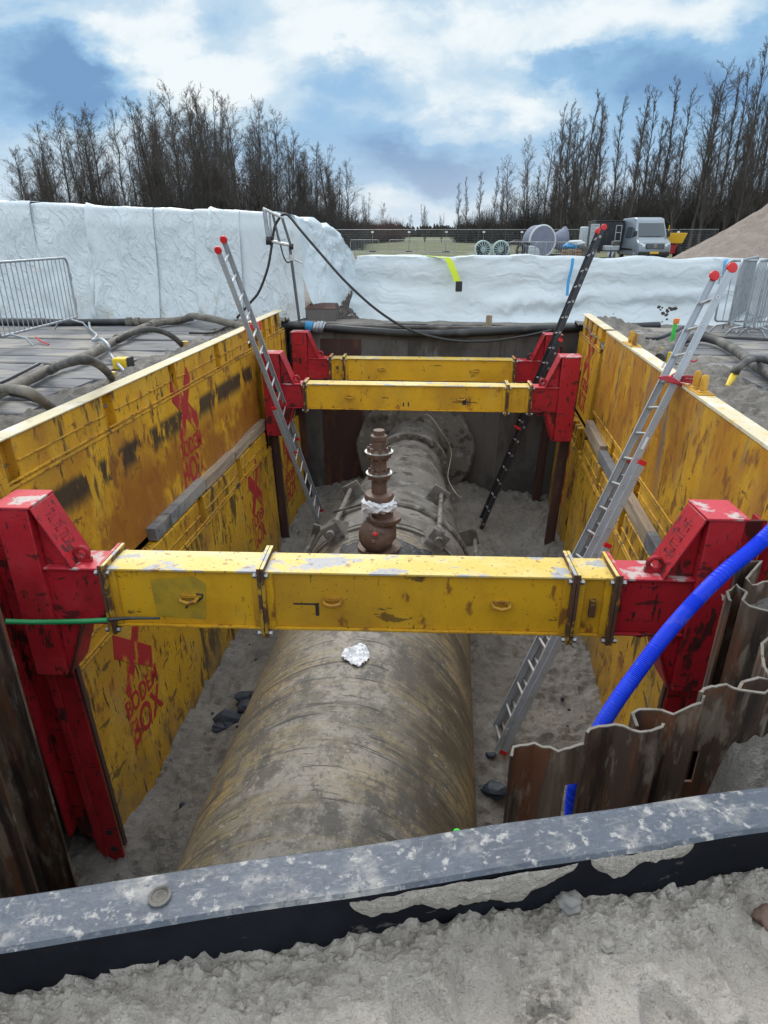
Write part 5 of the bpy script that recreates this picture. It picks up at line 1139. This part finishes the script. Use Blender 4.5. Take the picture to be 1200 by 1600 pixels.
# ------------------------------------------------------------------ crowd barriers
def barrier_proto(name, label, L_=2.3, H_=1.1, group=None, bars=17):
    t = thing(name, label, 'barrier', (0, 0, 0), group=group); r = .05
    rr = .12; c = []
    for (cx1, cz1, a0) in ((L_ - rr, H_ - rr, 0), (rr, H_ - rr, 90), (rr, .18 + rr * .4, 180), (L_ - rr, .18 + rr * .4, 270)):
        q = rr if cz1 > .5 else rr * .4
        cx2 = cx1 if cz1 > .5 else (q if cx1 < 1 else L_ - q)
        for k in range(5):
            an = R(a0 + 90 * k / 4); c.append((cx2 + q * math.cos(an), 0, cz1 + q * math.sin(an)))
    MB().tube(c + [c[0]], .019, 8).build('frame', M['galv'], t, local=True, smooth=60)
    m = MB()
    for k in range(bars):
        x = L_ * (k + 1) / (bars + 1); m.cyl((x, 0, .185), (x, 0, H_ - .005), .0075, 6)
    m.build('infill_bars', M['galv'], t, local=True, smooth=60)
    for x in (.28, L_ - .28):
        MB().tube([(x, -.3, 0.01), (x, -.22, .12), (x, 0, .175), (x, .22, .12), (x, .3, .01)], .016, 8).build('foot', M['galv'], t, local=True, smooth=60)
    for x in (-.035,):
        MB().tube([(x + .035, 0, H_ - .25), (x - .02, 0, H_ - .25), (x - .02, 0, H_ - .38)], .008, 6).build('hook', M['galv'], t, local=True); MB().tube([(x + .035, 0, .35), (x - .02, 0, .35), (x - .02, 0, .5)], .008, 6).build('hook', M['galv'], t, local=True)
    return t
bg_ = 'crowd control barriers around the works'
b1 = barrier_proto('crowd_barrier', 'steel barrier standing alone before the left sheeting, with a small sticker', 2.4, 1.17, bg_)
pA, pB = PY(120, 492, 11.25), PY(2, 523, 8.9)
b1.location = (pA.x, pA.y, .06); b1.rotation_euler = (0, 0, math.atan2(pB.y - pA.y, pB.x - pA.x))
MB().box(.98, 1.07, -.004 - .012, .004 + .012, .98, 1.06).build('sticker', M['stickerw'], b1, local=True); MB().box(1.005, 1.045, -.0165, -.0135, 1.0, 1.04).build('sticker_mark', M['rustcast'], b1, local=True)
MB().tube([(1.5, .02, .05), (1.72, .2, .02), (1.9, .42, .0)], .012, 6).build('loose_tie', M['redplastic'], b1, local=True)
p = G(1127, 520, .04); angs = (0.05, .62, .72)
b2 = dup(b1, (PY(1117, 500, 12.2).x, 12.2, .02), .03, 'steel barrier of the right group lying lowest, directly behind the long ladder')
for ch in list(b2.children):
    if ch.name.startswith(('sticker', 'loose')): bpy.data.objects.remove(ch)
b3 = dup(b2, (PY(1140, 500, 11.5).x, 11.5, .05), R(62), 'steel barrier in the middle of the right group, turned edge on'); b4 = dup(b2, (PY(1165, 500, 11.1).x, 11.1, .05), R(58), 'front steel barrier of the right group at the photo edge')
b5 = dup(b2, (PY(1185, 500, 10.9).x, 11.0, .05), R(48), 'steel barrier at the far right edge of the right group')
# ------------------------------------------------------------------ far yard
YF = 66.0
fgp = 'temporary mesh fence panels across the field edge'
ft = thing('fence_panel', 'temporary steel mesh fence panel along the edge of the far field', 'fence', (0, 0, 0), group=fgp)
MB().tube([(0, 0, .08), (0, 0, 2.0), (3.45, 0, 2.0), (3.45, 0, .08), (0, 0, .08)], .024, 6).build('frame', M['galv'], ft, local=True)
m = MB()
for k in range(1, 30): m.cyl((3.45 * k / 30, 0, .1), (3.45 * k / 30, 0, 1.98), .0035, 3)
for k in range(1, 9): m.cyl((0, 0, .1 + 1.9 * k / 9), (3.45, 0, .1 + 1.9 * k / 9), .0035, 3)
m.build('wire_mesh', M['galv'], ft, local=True, smooth=0)
MB().hexa([(-.36, -.12, 0), (.36, -.12, 0), (.36, .12, 0), (-.36, .12, 0), (-.32, -.09, .13), (.32, -.09, .13), (.32, .09, .13), (-.32, .09, .13)]).build('foot_block', M['inkdark'], ft, local=True)
MB().box(-.12, .12, -.035, -.02, 1.72, 1.86).build('clip', M['stickerw'], ft, local=True)
x0 = PY(470, 380, YF).x; k = 0
while x0 + 3.5 * k < PY(1110, 380, YF).x:
    loc = (x0 + 3.5 * k, YF + .15 * math.sin(k * 1.7), 0)
    if k == 0: ft.location = loc
    else: dup(ft, loc, R(1.2 * math.sin(k * 2.3)))
    k += 1
def bar(px, y, label, rz=0.0):
    p = PY(px, 395, y); b = dup(b2, (p.x, y, 0), rz, label); return b
bar(548, 58, 'far crowd barrier just right of the crumpled sheeting end'); bar(608, 58.3, 'second far crowd barrier from the left on the field'); bar(664, 56, 'far crowd barrier left of the two pale reels')
bar(790, 43, 'far crowd barrier before the dark coils and right of the pale reels'); bar(836, 42.5, 'far crowd barrier standing before the big grey drum')
# big grey drum seen end on
YD = 46.0
dp = PY(847, 383, YD); dr = PY(870.5, 383, YD).x - dp.x
dt = thing('felt_drum', 'large round drum wrapped in grey felt in the far yard', 'drum', (dp.x, YD, 0))
zc = dr + .22
MB().lathe([(0, -.02), (dr * .93, -.02), (dr, .03), (dr * 1.02, .35), (dr, .9), (dr * .95, 1.0), (0, 1.0)], (dp.x, YD, zc), (-.45, 1, 0), 48).build('drum_body', M['reelgrey'], dt)
MB().torus((dp.x, YD + .01, zc), (-.45, 1, 0), dr * .985, .06, 48, 8).build('drum_rim', M['whitebag'], dt)
for s_ in (-1, 1): MB().box(dp.x + s_ * .5 - .08, dp.x + s_ * .5 + .08, YD - .1, YD + .9, 0, .3).build('chock', M['wood'], dt)
# two pale reels leaning
def reel(px, label, tilt):
    p = PY(px, 387, 44); r_ = (PY(px + 13.5, 387, 44).x - p.x)
    t = thing('cable_reel', label, 'reel', (p.x, 44, 0), group='pale cable reels in the far yard'); c = Vector((p.x, 44, r_ + .18)); ax = (.12 * tilt, -1, .12)
    MB().torus(c, ax, r_ * .92, r_ * .09, 40, 8).build('rim', M['reelwhite'], t)
    m = MB()
    for k in range(8):
        a = math.pi * k / 8 + .2; m.cyl(c + Vector((math.cos(a) * r_ * .9, 0, math.sin(a) * r_ * .9)), c - Vector((math.cos(a) * r_ * .9, 0, math.sin(a) * r_ * .9)), .022, 6)
    m.build('spokes', M['reelwhite'], t)
    MB().lathe([(0, .03), (r_ * .78, .03), (r_ * .78, .5), (0, .5)], c + Vector((0, .05, 0)), (0, 1, 0), 32).build('core', M['reeldark'], t)
    MB().torus(c + Vector((0, .6, 0)), ax, r_ * .92, r_ * .09, 40, 8).build('rim', M['reelwhite'], t)
    for sg in (-1, 1):
        d0 = c + Vector((sg * r_ * .55, -.12, -r_ * .95)); MB().tube([d0 + Vector((tilt * -.1, 0, -.1)), c + Vector((-sg * r_ * .2 - tilt * .3, -.12, r_ * .35))], .035, 6).build('stand_bar', M['inkdark'], t)
reel(755, 'pale open cable reel, left one of the pair in the far yard', 1); reel(783, 'pale open cable reel, right one of the pair in the far yard', -1)
for k, (px, r_) in enumerate(((806, .62), (820, .58))):
    p = PY(px, 390, 45); t = thing('hose_coil', ['dark hose coil right behind the pale reels', 'dark hose coil left of the big grey drum'][k], 'coil', (p.x, 45, 0))
    for q in range(4): MB().torus((p.x, 45 + q * .13, r_ + .05), (.1, 1, .1), r_ - .07 - .02 * q, .065, 28, 8).build('coil_turn', M['hose'], t)
p = PY(832, 393, 42.8); t = thing('white_cover', 'pale plastic cover with rounded top before the big grey drum', 'cover', (p.x, 42.8, 0))
MB().prism([(p.x - .25, .15), (p.x + .42, .15), (p.x + .42, .6), (p.x + .3, .82), (p.x, .95), (p.x - .25, .98)], 42.5, 42.9, 1).build('cover_shell', M['lightpanel'], t, bev=.06)
# grey wedge shaped cover
p = PY(866, 383, 48); q = PY(892, 383, 48)
t = thing('felt_wedge', 'grey tilted funnel shaped roll end right of the big drum', 'roll', ((p.x + q.x) / 2, 48, 0))
zt_ = PY(880, 354, 48).z
MB().lathe([(.25, -1.0), (.78, .15), (.86, .18), (.86, .22), (.5, .2)], ((p.x + q.x) / 2 - .1, 48, zt_ - .85), (.93, .2, .08), 32).build('roll_end', M['reelgrey'], t)
MB().box((p.x + q.x) / 2 - .8, (p.x + q.x) / 2 + .7, 47.6, 48.4, 0, zt_ - 1.7).build('roll_base', M['inkdark'], t)
# pallet stack
p = PY(894, 392, 43); t = thing('pallet_stack', 'stack of brown pallet boards with bags on top beside the black ladder head', 'stack', (p.x, 43, 0))
for k in range(4): MB().box(p.x - .62 + .04 * (k % 2), p.x + .5, 42.6, 43.4, .12 + k * .16, .24 + k * .16).build('board_layer', M['wood'], t, bev=.01)
for k in range(2): lump(MB(), (p.x - .1 + .25 * k, 43, .95 + .17 * k), .42, k + 2, (1.25, .8, .38), 3, .3).build('bag', M['whitebag' if k else 'strapblue'], t, smooth=60)
p2 = PY(908, 392, 44); lump(MB(), (p2.x, 44, .45), .6, 5, (.9, .6, .8), 3, .4)
tag(lump(MB(), (p2.x, 44, .42), .55, 5, (.9, .6, .85), 3, .5).build('tool_heap', M['hose'], smooth=40), 'dark heap of gear between the pallet stack and the pale panel', 'heap')
# white van edge, tall pale panel, dark box trailer
p = PY(922, 375, 47.5)
t = thing('display_panel', 'tall pale ribbed panel standing left of the dark box trailer', 'panel', (p.x, 47.5, 0))
MB().box(p.x - .05, p.x + .5, 47.4, 47.5, .1, PY(922, 350, 47.5).z).build('panel_sheet', M['lightpanel'], t, bev=.01)
for k in range(9): MB().box(p.x + .0, p.x + .42, 47.37, 47.397, .5 + k * .2, .58 + k * .2).build('slat', M['galv'], t)
MB().box(p.x - .4, p.x - .1, 47.9, 49.5, .3, PY(915, 354, 48).z).build('side_wall', M['lightpanel'], t, bev=.08)
pa, pb = PY(931, 375, 49), PY(976, 375, 49); zt_ = PY(950, 346, 49).z
t = thing('box_trailer', 'dark open box trailer parked behind the silver van', 'trailer', ((pa.x + pb.x) / 2, 50, 0))
MB().box(pa.x, pb.x, 49.6, 52.5, .5, zt_).build('trailer_box', M['darkpanel'], t, bev=.03)
MB().box(pa.x - .02, pb.x + .02, 49.55, 52.55, zt_ + .002, zt_ + .07).build('roof_rail', M['blacktrim'], t, bev=.02)
for k in range(7): MB().box(pa.x + .15 + k * (pb.x - pa.x - .3) / 6 - .03, pa.x + .15 + k * (pb.x - pa.x - .3) / 6 + .03, 49.56, 49.598, .55, zt_ - .1).build('wall_rib', M['inkdark'], t)
for y in (50.4, 51.3): MB().lathe([(.1, -.12), (.33, -.12), (.36, -.06), (.36, .06), (.33, .12), (.1, .12)], (pa.x + .1, y, .36), (1, 0, 0), 20).build('wheel', M['tyre'], t)
pc = PY(957, 390, 46.5); t = thing('compressor_cart', 'small grey machine on twin wheels between the trailer and the van', 'machine', (pc.x, 46.5, 0))
MB().box(pc.x - .55, pc.x + .35, 46.2, 47, .62, .92).build('cart_body', M['galv'], t, bev=.05); MB().box(pc.x - .05, pc.x + .4, 46.3, 46.9, .925, 1.2).build('engine_cover', M['hose'], t, bev=.06)
for dx in (-.2, .05): MB().lathe([(.08, -.06), (.28, -.06), (.3, 0), (.28, .06), (.08, .06)], (pc.x + dx, 46.3, .3), (1, -.6, 0), 18).build('wheel', M['galv'], t)
for dx in (.15, .5): MB().cyl((pc.x + dx, 46.9, .6), (pc.x + dx, 46.9, 2.15), .025, 6).build('rack_post', M['galv'], t)
for z in (1.2, 1.7, 2.12): MB().cyl((pc.x + .15, 46.9, z), (pc.x + .5, 46.9, z), .02, 6).build('rack_rail', M['galv'], t)
# silver van, local: front at -y, x right
va = PY(1021, 402, 45.0)
vn = thing('parked_van', 'silver high roof van facing the trench beside the sand heap', 'van', (va.x, 45.0, 0.0), R(0))
def vb(m, name, mat, bev=0, smooth=35, par=None): return m.build(name, M[mat], par or vn, bev=bev, local=True, smooth=smooth)
Hh = 2.62; prof = [(0.0, .42), (-.02, .62), (.02, .95), (.12, 1.12), (1.0, 1.42), (1.72, 2.36), (2.0, 2.54), (2.6, Hh), (5.6, Hh - .02), (5.75, 2.5), (5.8, .45), (5.6, .3), (.3, .3)]
m = MB(); secs = [(-1.0, .0, 0), (-.985, 1.0, .0)]
def vring(s_, xk):
    out = []
    for y, z in prof:
        tum = .0 if z < 1.3 else (z - 1.3) / 1.3
        out.append((y, z, tum))
    return out
ws = [-1.0, -.93, -.6, 0, .6, .93, 1.0]; vs = []; fs = []; npf = len(prof)
for w in ws:
    for y, z in prof:
        tum = max(0, (z - 1.2) / 1.4) * .13
        ins = .035 if abs(w) == 1.0 else 0
        yy = y + (ins * 2 + .12 * (abs(w) ** 3) if y < 1.9 else -ins)
        zz = z - (.06 if (abs(w) == 1.0 and z > 2.3) else 0) + (.04 if abs(w) == 1.0 and z < .5 else 0)
        vs.append((w * (1.0 - tum) * (1.0 if abs(w) < 1 else 1.0), yy, zz))
for i in range(len(ws) - 1):
    for j in range(npf): fs.append((i * npf + j, i * npf + (j + 1) % npf, (i + 1) * npf + (j + 1) % npf, (i + 1) * npf + j))
fs += [tuple(range(npf)), tuple((len(ws) - 1) * npf + j for j in range(npf - 1, -1, -1))]
m.add(vs, fs); vb(m, 'body', 'silver', .02, 50)
def wsx(w, z): return w * (1 - max(0, (z - 1.2) / 1.4) * .13)
def wsy(z, w): return (1.0 + (z - 1.42) / .94 * .72) + .12 * abs(w) ** 3
q = []
for w in (-.86, -.45, 0, .45, .86):
    for z in (1.47, 2.24): q.append((wsx(w, z), wsy(z, w) - .045, z + .02))
m = MB(); m.add(q, [(0, 2, 3, 1), (2, 4, 5, 3), (4, 6, 7, 5), (6, 8, 9, 7)]); vb(m, 'windscreen', 'glass', 0, 60)
vb(MB().box(-.55, .55, -.05, .06, .74, 1.06), 'grille', 'blacktrim', .04)
for k in range(4): vb(MB().box(-.5, .5, -.058, -.051, .79 + k * .065, .81 + k * .065), 'grille_bar', 'galv')
vb(MB().torus((0, -.062, .93), (0, 1, 0), .085, .012, 24, 6).cyl((0, -.062, .93), (0, -.062, 1.01), .009, 6).cyl((0, -.062, .93), (-.07, -.062, .89), .009, 6).cyl((0, -.062, .93), (.07, -.062, .89), .009, 6), 'emblem', 'alurung')
for s_ in (-1, 1):
    vb(MB().hexa([(s_ * .6, .0, .86), (s_ * .92, .14, .9), (s_ * .92, .22, .9), (s_ * .6, .08, .86), (s_ * .6, .04, 1.02), (s_ * .94, .2, 1.12), (s_ * .94, .28, 1.12), (s_ * .6, .12, 1.02)]), 'headlight', 'headlight', .015)
    mir = vb(MB().box(s_ * 1.02 - .09, s_ * 1.02 + .09, 1.05, 1.2, 1.45, 1.8), 'mirror', 'blacktrim', .04)
    for y in (1.0, 4.7):
        wl = vb(MB().lathe([(.2, -.1), (.31, -.1), (.35, -.05), (.35, .06), (.31, .1), (.2, .1)], (s_ * .9, y, .35), (1, 0, 0), 28), 'wheel', 'tyre')
        lo = wl.location
        MB().lathe([(0, -.03), (.2, -.02), (.21, .0), (.2, .02), (0, .03)], Vector((s_ * 1.0, y, .35)) - lo, (s_, 0, 0), 20).build('rim', M['galv'], wl, local=True)
    vb(MB().add([(s_ * .985, 1.5, 1.42), (s_ * .985, 2.15, 1.42), (s_ * .915, 2.15, 2.05), (s_ * .918, 1.85, 2.02)], [(0, 1, 2, 3)]).add([(s_ * .975, 1.5, 1.42), (s_ * .975, 2.15, 1.42), (s_ * .905, 2.15, 2.05), (s_ * .908, 1.85, 2.02)], [(0, 1, 2, 3)]), 'side_window', 'glass', 0, 0)
    vb(MB().hexa([(s_ * .972, 2.3, 1.40), (s_ * .972, 3.8, 1.40), (s_ * .99, 3.8, 1.40), (s_ * .99, 2.3, 1.40), (s_ * .905, 2.3, 2.05), (s_ * .905, 3.8, 2.05), (s_ * .925, 3.8, 2.05), (s_ * .925, 2.3, 2.05)]), 'side_window', 'glass', .01)
    vb(MB().box(s_ * 1.0 - .01, s_ * 1.0 + .012, 1.5, 5.6, .62, .74), 'side_moulding', 'blacktrim', .004)
vb(MB().box(-.95, .95, -.02, .2, .34, .60), 'bumper', 'blacktrim', .06); vb(MB().box(-.27, .27, -.04, -.022, .47, .59), 'number_plate', 'plate', .004)
# yellow dumper behind the van
pd = PY(1053, 385, 47.5); t = thing('site_dumper', 'small dumper with yellow skip and red body half hidden behind the silver van', 'dumper', (pd.x, 47.5, 0))
MB().hexa([(pd.x - .5, 47, 1.05), (pd.x + .35, 47, 1.05), (pd.x + .35, 48.2, 1.05), (pd.x - .5, 48.2, 1.05), (pd.x - .75, 46.9, 1.68), (pd.x + .55, 46.9, 1.68), (pd.x + .55, 48.3, 1.68), (pd.x - .75, 48.3, 1.68)]).build('skip', M['dumper'], t, bev=.03)
MB().box(pd.x - .55, pd.x + .15, 47.2, 48.2, .4, 1.0).build('chassis', M['dumpred'], t, bev=.05)
MB().lathe([(.12, -.15), (.42, -.15), (.46, -.06), (.46, .06), (.42, .15), (.12, .15)], (pd.x + .22, 47.4, .46), (1, 0, 0), 24).build('wheel', M['tyre'], t); MB().lathe([(.12, -.15), (.42, -.15), (.46, -.06), (.46, .06), (.42, .15), (.12, .15)], (pd.x - .6, 47.4, .46), (1, 0, 0), 24).build('wheel', M['tyre'], t)
MB().cyl((pd.x - .35, 48, 1.0), (pd.x - .35, 48, 2.15), .03, 8).build('roll_post', M['dumper'], t)
# brown sand heap
hc = PY(1225, 400, 40.0)
def heapfn(u, v):
    a = 2 * math.pi * u; r_ = v
    R1 = 6.3 + .7 * noise.noise(Vector((math.cos(a) * 1.3, math.sin(a) * 1.3, 2)))
    x = hc.x + math.cos(a) * r_ * R1; y = 40.5 + math.sin(a) * r_ * R1 * .9
    z = 3.75 * max(0, 1 - r_) ** 1.05 * (1 + .08 * fb(x * .5, y * .5)) * (1 if r_ < .98 else 0) - .02
    z = min(z, 3.4 + .1 * fb(x, y)) + .07 * fb(x * 1.6, y * 1.6, 3) * (1 - r_ * .7) + .05 * fb(math.cos(a) * 16, math.sin(a) * 16, r_ * 2)
    return (x, y, z)
tag(MB().grid(heapfn, 160, 50).build('sand_heap', M['sand_heap'], center=True, smooth=80), 'big heap of brown sand at the right edge behind the barriers', 'heap')
# ------------------------------------------------------------------ trees
def tree_mesh(seed, H_, style):
    r2 = random.Random(seed); tr = MB(); cr = MB()
    def branch(p, d, ln, r0, lev, up):
        n = 4 if lev == 1 else (3 if lev == 2 else 2); pts = [p]; q = p.copy(); dd = d.copy()
        for i in range(n):
            dd = (dd + Vector((r2.gauss(0, .12), r2.gauss(0, .12), up * .18 + r2.gauss(0, .06)))).normalized(); q = q + dd * ln / n; pts.append(q.copy())
        cr.tube(pts, r0, 4 if lev == 1 else 3, False, [r0 * (1 - .86 * i / n) for i in range(n + 1)])
        if lev >= 3: return
        k = {1: 11 if style != 'broad' else 11, 2: 9}[lev]
        for j in range(k):
            f = r2.uniform(.18, 1.0) if lev == 1 else r2.uniform(.1, 1)
            s_ = f * n; i = min(int(s_), n - 1); o = pts[i].lerp(pts[i + 1], s_ - i); ax = (pts[i + 1] - pts[i]).normalized()
            e = ax.orthogonal().normalized(); e.rotate(Matrix.Rotation(r2.uniform(0, 6.28), 3, ax)); an = R(r2.uniform(20, 45) if style == 'poplar' else r2.uniform(25, 58))
            nd_ = (ax * math.cos(an) + e * math.sin(an)).normalized()
            branch(o, nd_, ln * r2.uniform(.30, .52) * (1.1 - .4 * f), max(.0105, r0 * .42 * (1 - .6 * f)), lev + 1, up)
    stems = 1 if style == 'poplar' else r2.choice((1, 1, 2))
    if style == 'shrubby': stems = 4
    for s_ in range(stems):
        r0 = H_ * .0115 * (1 if stems == 1 else .75); a = r2.uniform(0, 6.28); lean = (0.03 if stems == 1 else .12) + r2.uniform(0, .04)
        hh = H_ * (1 if s_ == 0 else r2.uniform(.75, .97)); pts = []; off = Vector((math.cos(a), math.sin(a), 0))
        for i in range(13):
            f = i / 12; pts.append(Vector((r2.gauss(0, .004 * H_) * min(1, f * 4), r2.gauss(0, .004 * H_) * min(1, f * 4), hh * f)) + off * (lean * hh * f + (.25 if stems > 1 else 0)))
        tr.tube(pts, r0, 7, False, [r0 * (1 - .93 * (i / 12) ** .85) + .012 for i in range(13)])
        nb = {'poplar': 46, 'broad': 34, 'shrubby': 20}[style] if stems < 3 else 16
        lo = {'poplar': .10, 'broad': .20, 'shrubby': .05}[style]
        for j in range(nb):
            f = lo + (1 - lo) * ((j + r2.random()) / nb); s2 = f * 12; i = min(int(s2), 11); o = pts[i].lerp(pts[i + 1], s2 - i)
            a = r2.uniform(0, 6.28)
            if style == 'poplar': an = R(r2.uniform(18, 38)); ln = H_ * r2.uniform(.10, .20) * (1.15 - .75 * f)
            elif style == 'broad': an = R(r2.uniform(25, 58)); ln = H_ * r2.uniform(.22, .40) * (1.15 - .85 * f)
            else: an = R(r2.uniform(15, 45)); ln = H_ * r2.uniform(.2, .34) * (1.1 - .8 * f)
            d = Vector((math.cos(a) * math.sin(an), math.sin(a) * math.sin(an), math.cos(an)))
            branch(o, d, ln, max(.02, r0 * (.42 - .3 * f)), 1, .55 if style != 'broad' else .35)
    return tr, cr
def make_tree(name, label, seed, H_, style, group):
    t = thing(name, label, 'tree', (0, 0, 0), group=group); tr, cr = tree_mesh(seed, H_, style)
    tr.build('trunk', M['bark'], t, local=True, smooth=60, center=False); cr.build('crown', M['twig'], t, local=True, smooth=0, center=False); return t
LBL_L = 'bare tree in the dense grove behind the left white sheeting'; LBL_R = 'bare slender tree in the row behind the yard on the right'
GL, GR = 'bare trees of the left grove', 'bare trees of the right row'
prot_l = [make_tree('bare_tree', LBL_L, s, 16, st, GL) for s, st in ((1, 'broad'), (2, 'broad'), (3, 'shrubby'), (4, 'broad'), (5, 'shrubby'))]
prot_r = [make_tree('bare_tree', LBL_R, s, 18, st, GR) for s, st in ((11, 'poplar'), (12, 'poplar'), (13, 'poplar'), (14, 'broad'), (15, 'poplar'))]
def ytop(prof, x):
    for (a, ya), (b, yb) in zip(prof[:-1], prof[1:]):
        if a <= x <= b: return ya + (yb - ya) * (x - a) / (b - a)
    return prof[-1][1] if x > prof[-1][0] else prof[0][1]
envL = [(-60, 318), (0, 300), (30, 262), (62, 202), (110, 168), (150, 150), (200, 150), (260, 136), (330, 112), (350, 128), (380, 140), (425, 165), (450, 195), (490, 228), (515, 225), (545, 245), (560, 290), (590, 310), (625, 330)]
envR = [(705, 300), (740, 280), (775, 262), (815, 215), (845, 220), (870, 165), (895, 160), (930, 178), (955, 160), (1000, 150), (1030, 135), (1050, 150), (1075, 95), (1095, 150), (1110, 140), (1130, 110), (1165, 45), (1190, 85), (1215, 60), (1260, 70), (1400, 60)]
used = set(); r2 = random.Random(21)
def put(x, env, protos, label, dist, H0, hf=1.0, yt=None):
    k = r2.randrange(len(protos)); p = PY(x, 380, dist)
    zt_ = PY(x, (yt if yt else ytop(env, x)), dist).z * hf
    s_ = zt_ / (H0 * (1.05 if H0 < 17 else 0.99)); pr_ = protos[k]
    wsc = s_ * r2.uniform(.85, 1.1)
    if id(pr_) not in used: used.add(id(pr_)); pr_.location = (p.x, dist, 0); pr_.rotation_euler = (0, 0, r2.uniform(0, 6.28)); pr_.scale = (wsc, wsc, s_); return pr_
    return dup(pr_, (p.x, dist, 0), r2.uniform(0, 6.28), label, (wsc, wsc, s_))
for x in (52, 74, 96, 122, 150, 178, 204, 232, 262, 292, 322, 338, 352, 382, 408, 428, 452, 474, 500, 522, 540, 574, 602):
    put(x + r2.uniform(-6, 6), envL, prot_l, LBL_L, r2.uniform(76, 84) + max(0, x - 400) * .38, 16, r2.uniform(.93, 1.02))
for i in range(46):
    x = r2.uniform(45, 545); put(x, envL, prot_l, LBL_L, r2.uniform(86, 108), 16, r2.uniform(.68, .95))
for x in (712, 728, 748, 768, 792, 818, 842, 866, 880, 896, 914, 932, 955, 975, 1000, 1026, 1045, 1076, 1092, 1112, 1132, 1150, 1165, 1186, 1205, 1228, 1255):
    put(x + r2.uniform(-4, 4), envR, prot_r, LBL_R, 72 + max(0, 930 - x) * .32 + r2.uniform(-3, 3), 18, r2.uniform(.93, 1.03))
for i in range(40):
    x = r2.uniform(720, 1270); put(x, envR, prot_r, LBL_R, 84 + max(0, 930 - x) * .32 + r2.uniform(-3, 10), 18, r2.uniform(.62, .93))
for x, yt, lb in ((664, 318, 'small lone bare tree on the horizon between the two tree groups'), (690, 332, 'lowest lone bare tree on the horizon left of the right row'), (640, 335, 'tiny bare tree on the horizon right of the bushes')):
    o = put(x, envL, prot_l, lb, 150, 16, 1, yt); o['label'] = lb
    if 'group' in o: del o['group']
# undergrowth: dense bushes at the feet of both groups
def bushes(name, spots, mat, seed):
    m = MB(); r3 = random.Random(seed)
    for x, y, h, w, n in spots:
        for k in range(int(n * .8)):
            a = r3.uniform(0, 6.28); rr = w * math.sqrt(r3.random()); b = Vector((x + .45 * rr * math.cos(a), y + .45 * rr * math.sin(a), 0))
            hh = h * r3.uniform(.45, 1.0) * (1 - .45 * (rr / w) ** 2); tp = b + Vector((rr * .7 * math.cos(a) + r3.gauss(0, .3), rr * .7 * math.sin(a) + r3.gauss(0, .3), hh))
            md = b.lerp(tp, .5) + Vector((r3.gauss(0, .15), r3.gauss(0, .15), .1 * hh))
            r0 = r3.uniform(.018, .04)
            m.tube([b, md, tp], r0, 3, False, [r0, r0 * .7, .006])
            for q in range(3):
                s0 = md.lerp(tp, r3.uniform(0, .8)); m.tube([s0, s0 + Vector((r3.gauss(0, .45), r3.gauss(0, .45), r3.uniform(.2, .9)))], .012, 3, False, [.014, .005])
    return tag(m.build(name, M[mat], center=False, smooth=0), kind='stuff')
sp = []
for i in range(230):
    x = r2.uniform(-80, 560); d = r2.uniform(74, 100); p = PY(x, 380, d)
    top = 366 - (366 - ytop(envL, x)) * r2.uniform(.2, .60); sp.append((p.x, d, max(2.0, PY(x, top, d).z), r2.uniform(1.6, 3.0), 60))
for i in range(250):
    x = r2.uniform(712, 1290); d = 74 + max(0, 930 - x) * .32 + r2.uniform(-1, 20); p = PY(x, 380, d)
    top = 366 - (366 - ytop(envR, x)) * r2.uniform(.15, .6); sp.append((p.x, d, max(2.0, PY(x, top, d).z), r2.uniform(1.5, 2.8), 60))
bushes('undergrowth', sp, 'twigdark', 2)
sp = []
for i in range(60):
    x = r2.uniform(495, 628); d = 88 + max(0, x - 500) * .6 + r2.uniform(-6, 10); p = PY(x, 380, d); sp.append((p.x, d, PY(x, r2.uniform(331, 345), d).z, 2.6, 100))
bushes('reddish_brush', sp, 'twigred', 4)
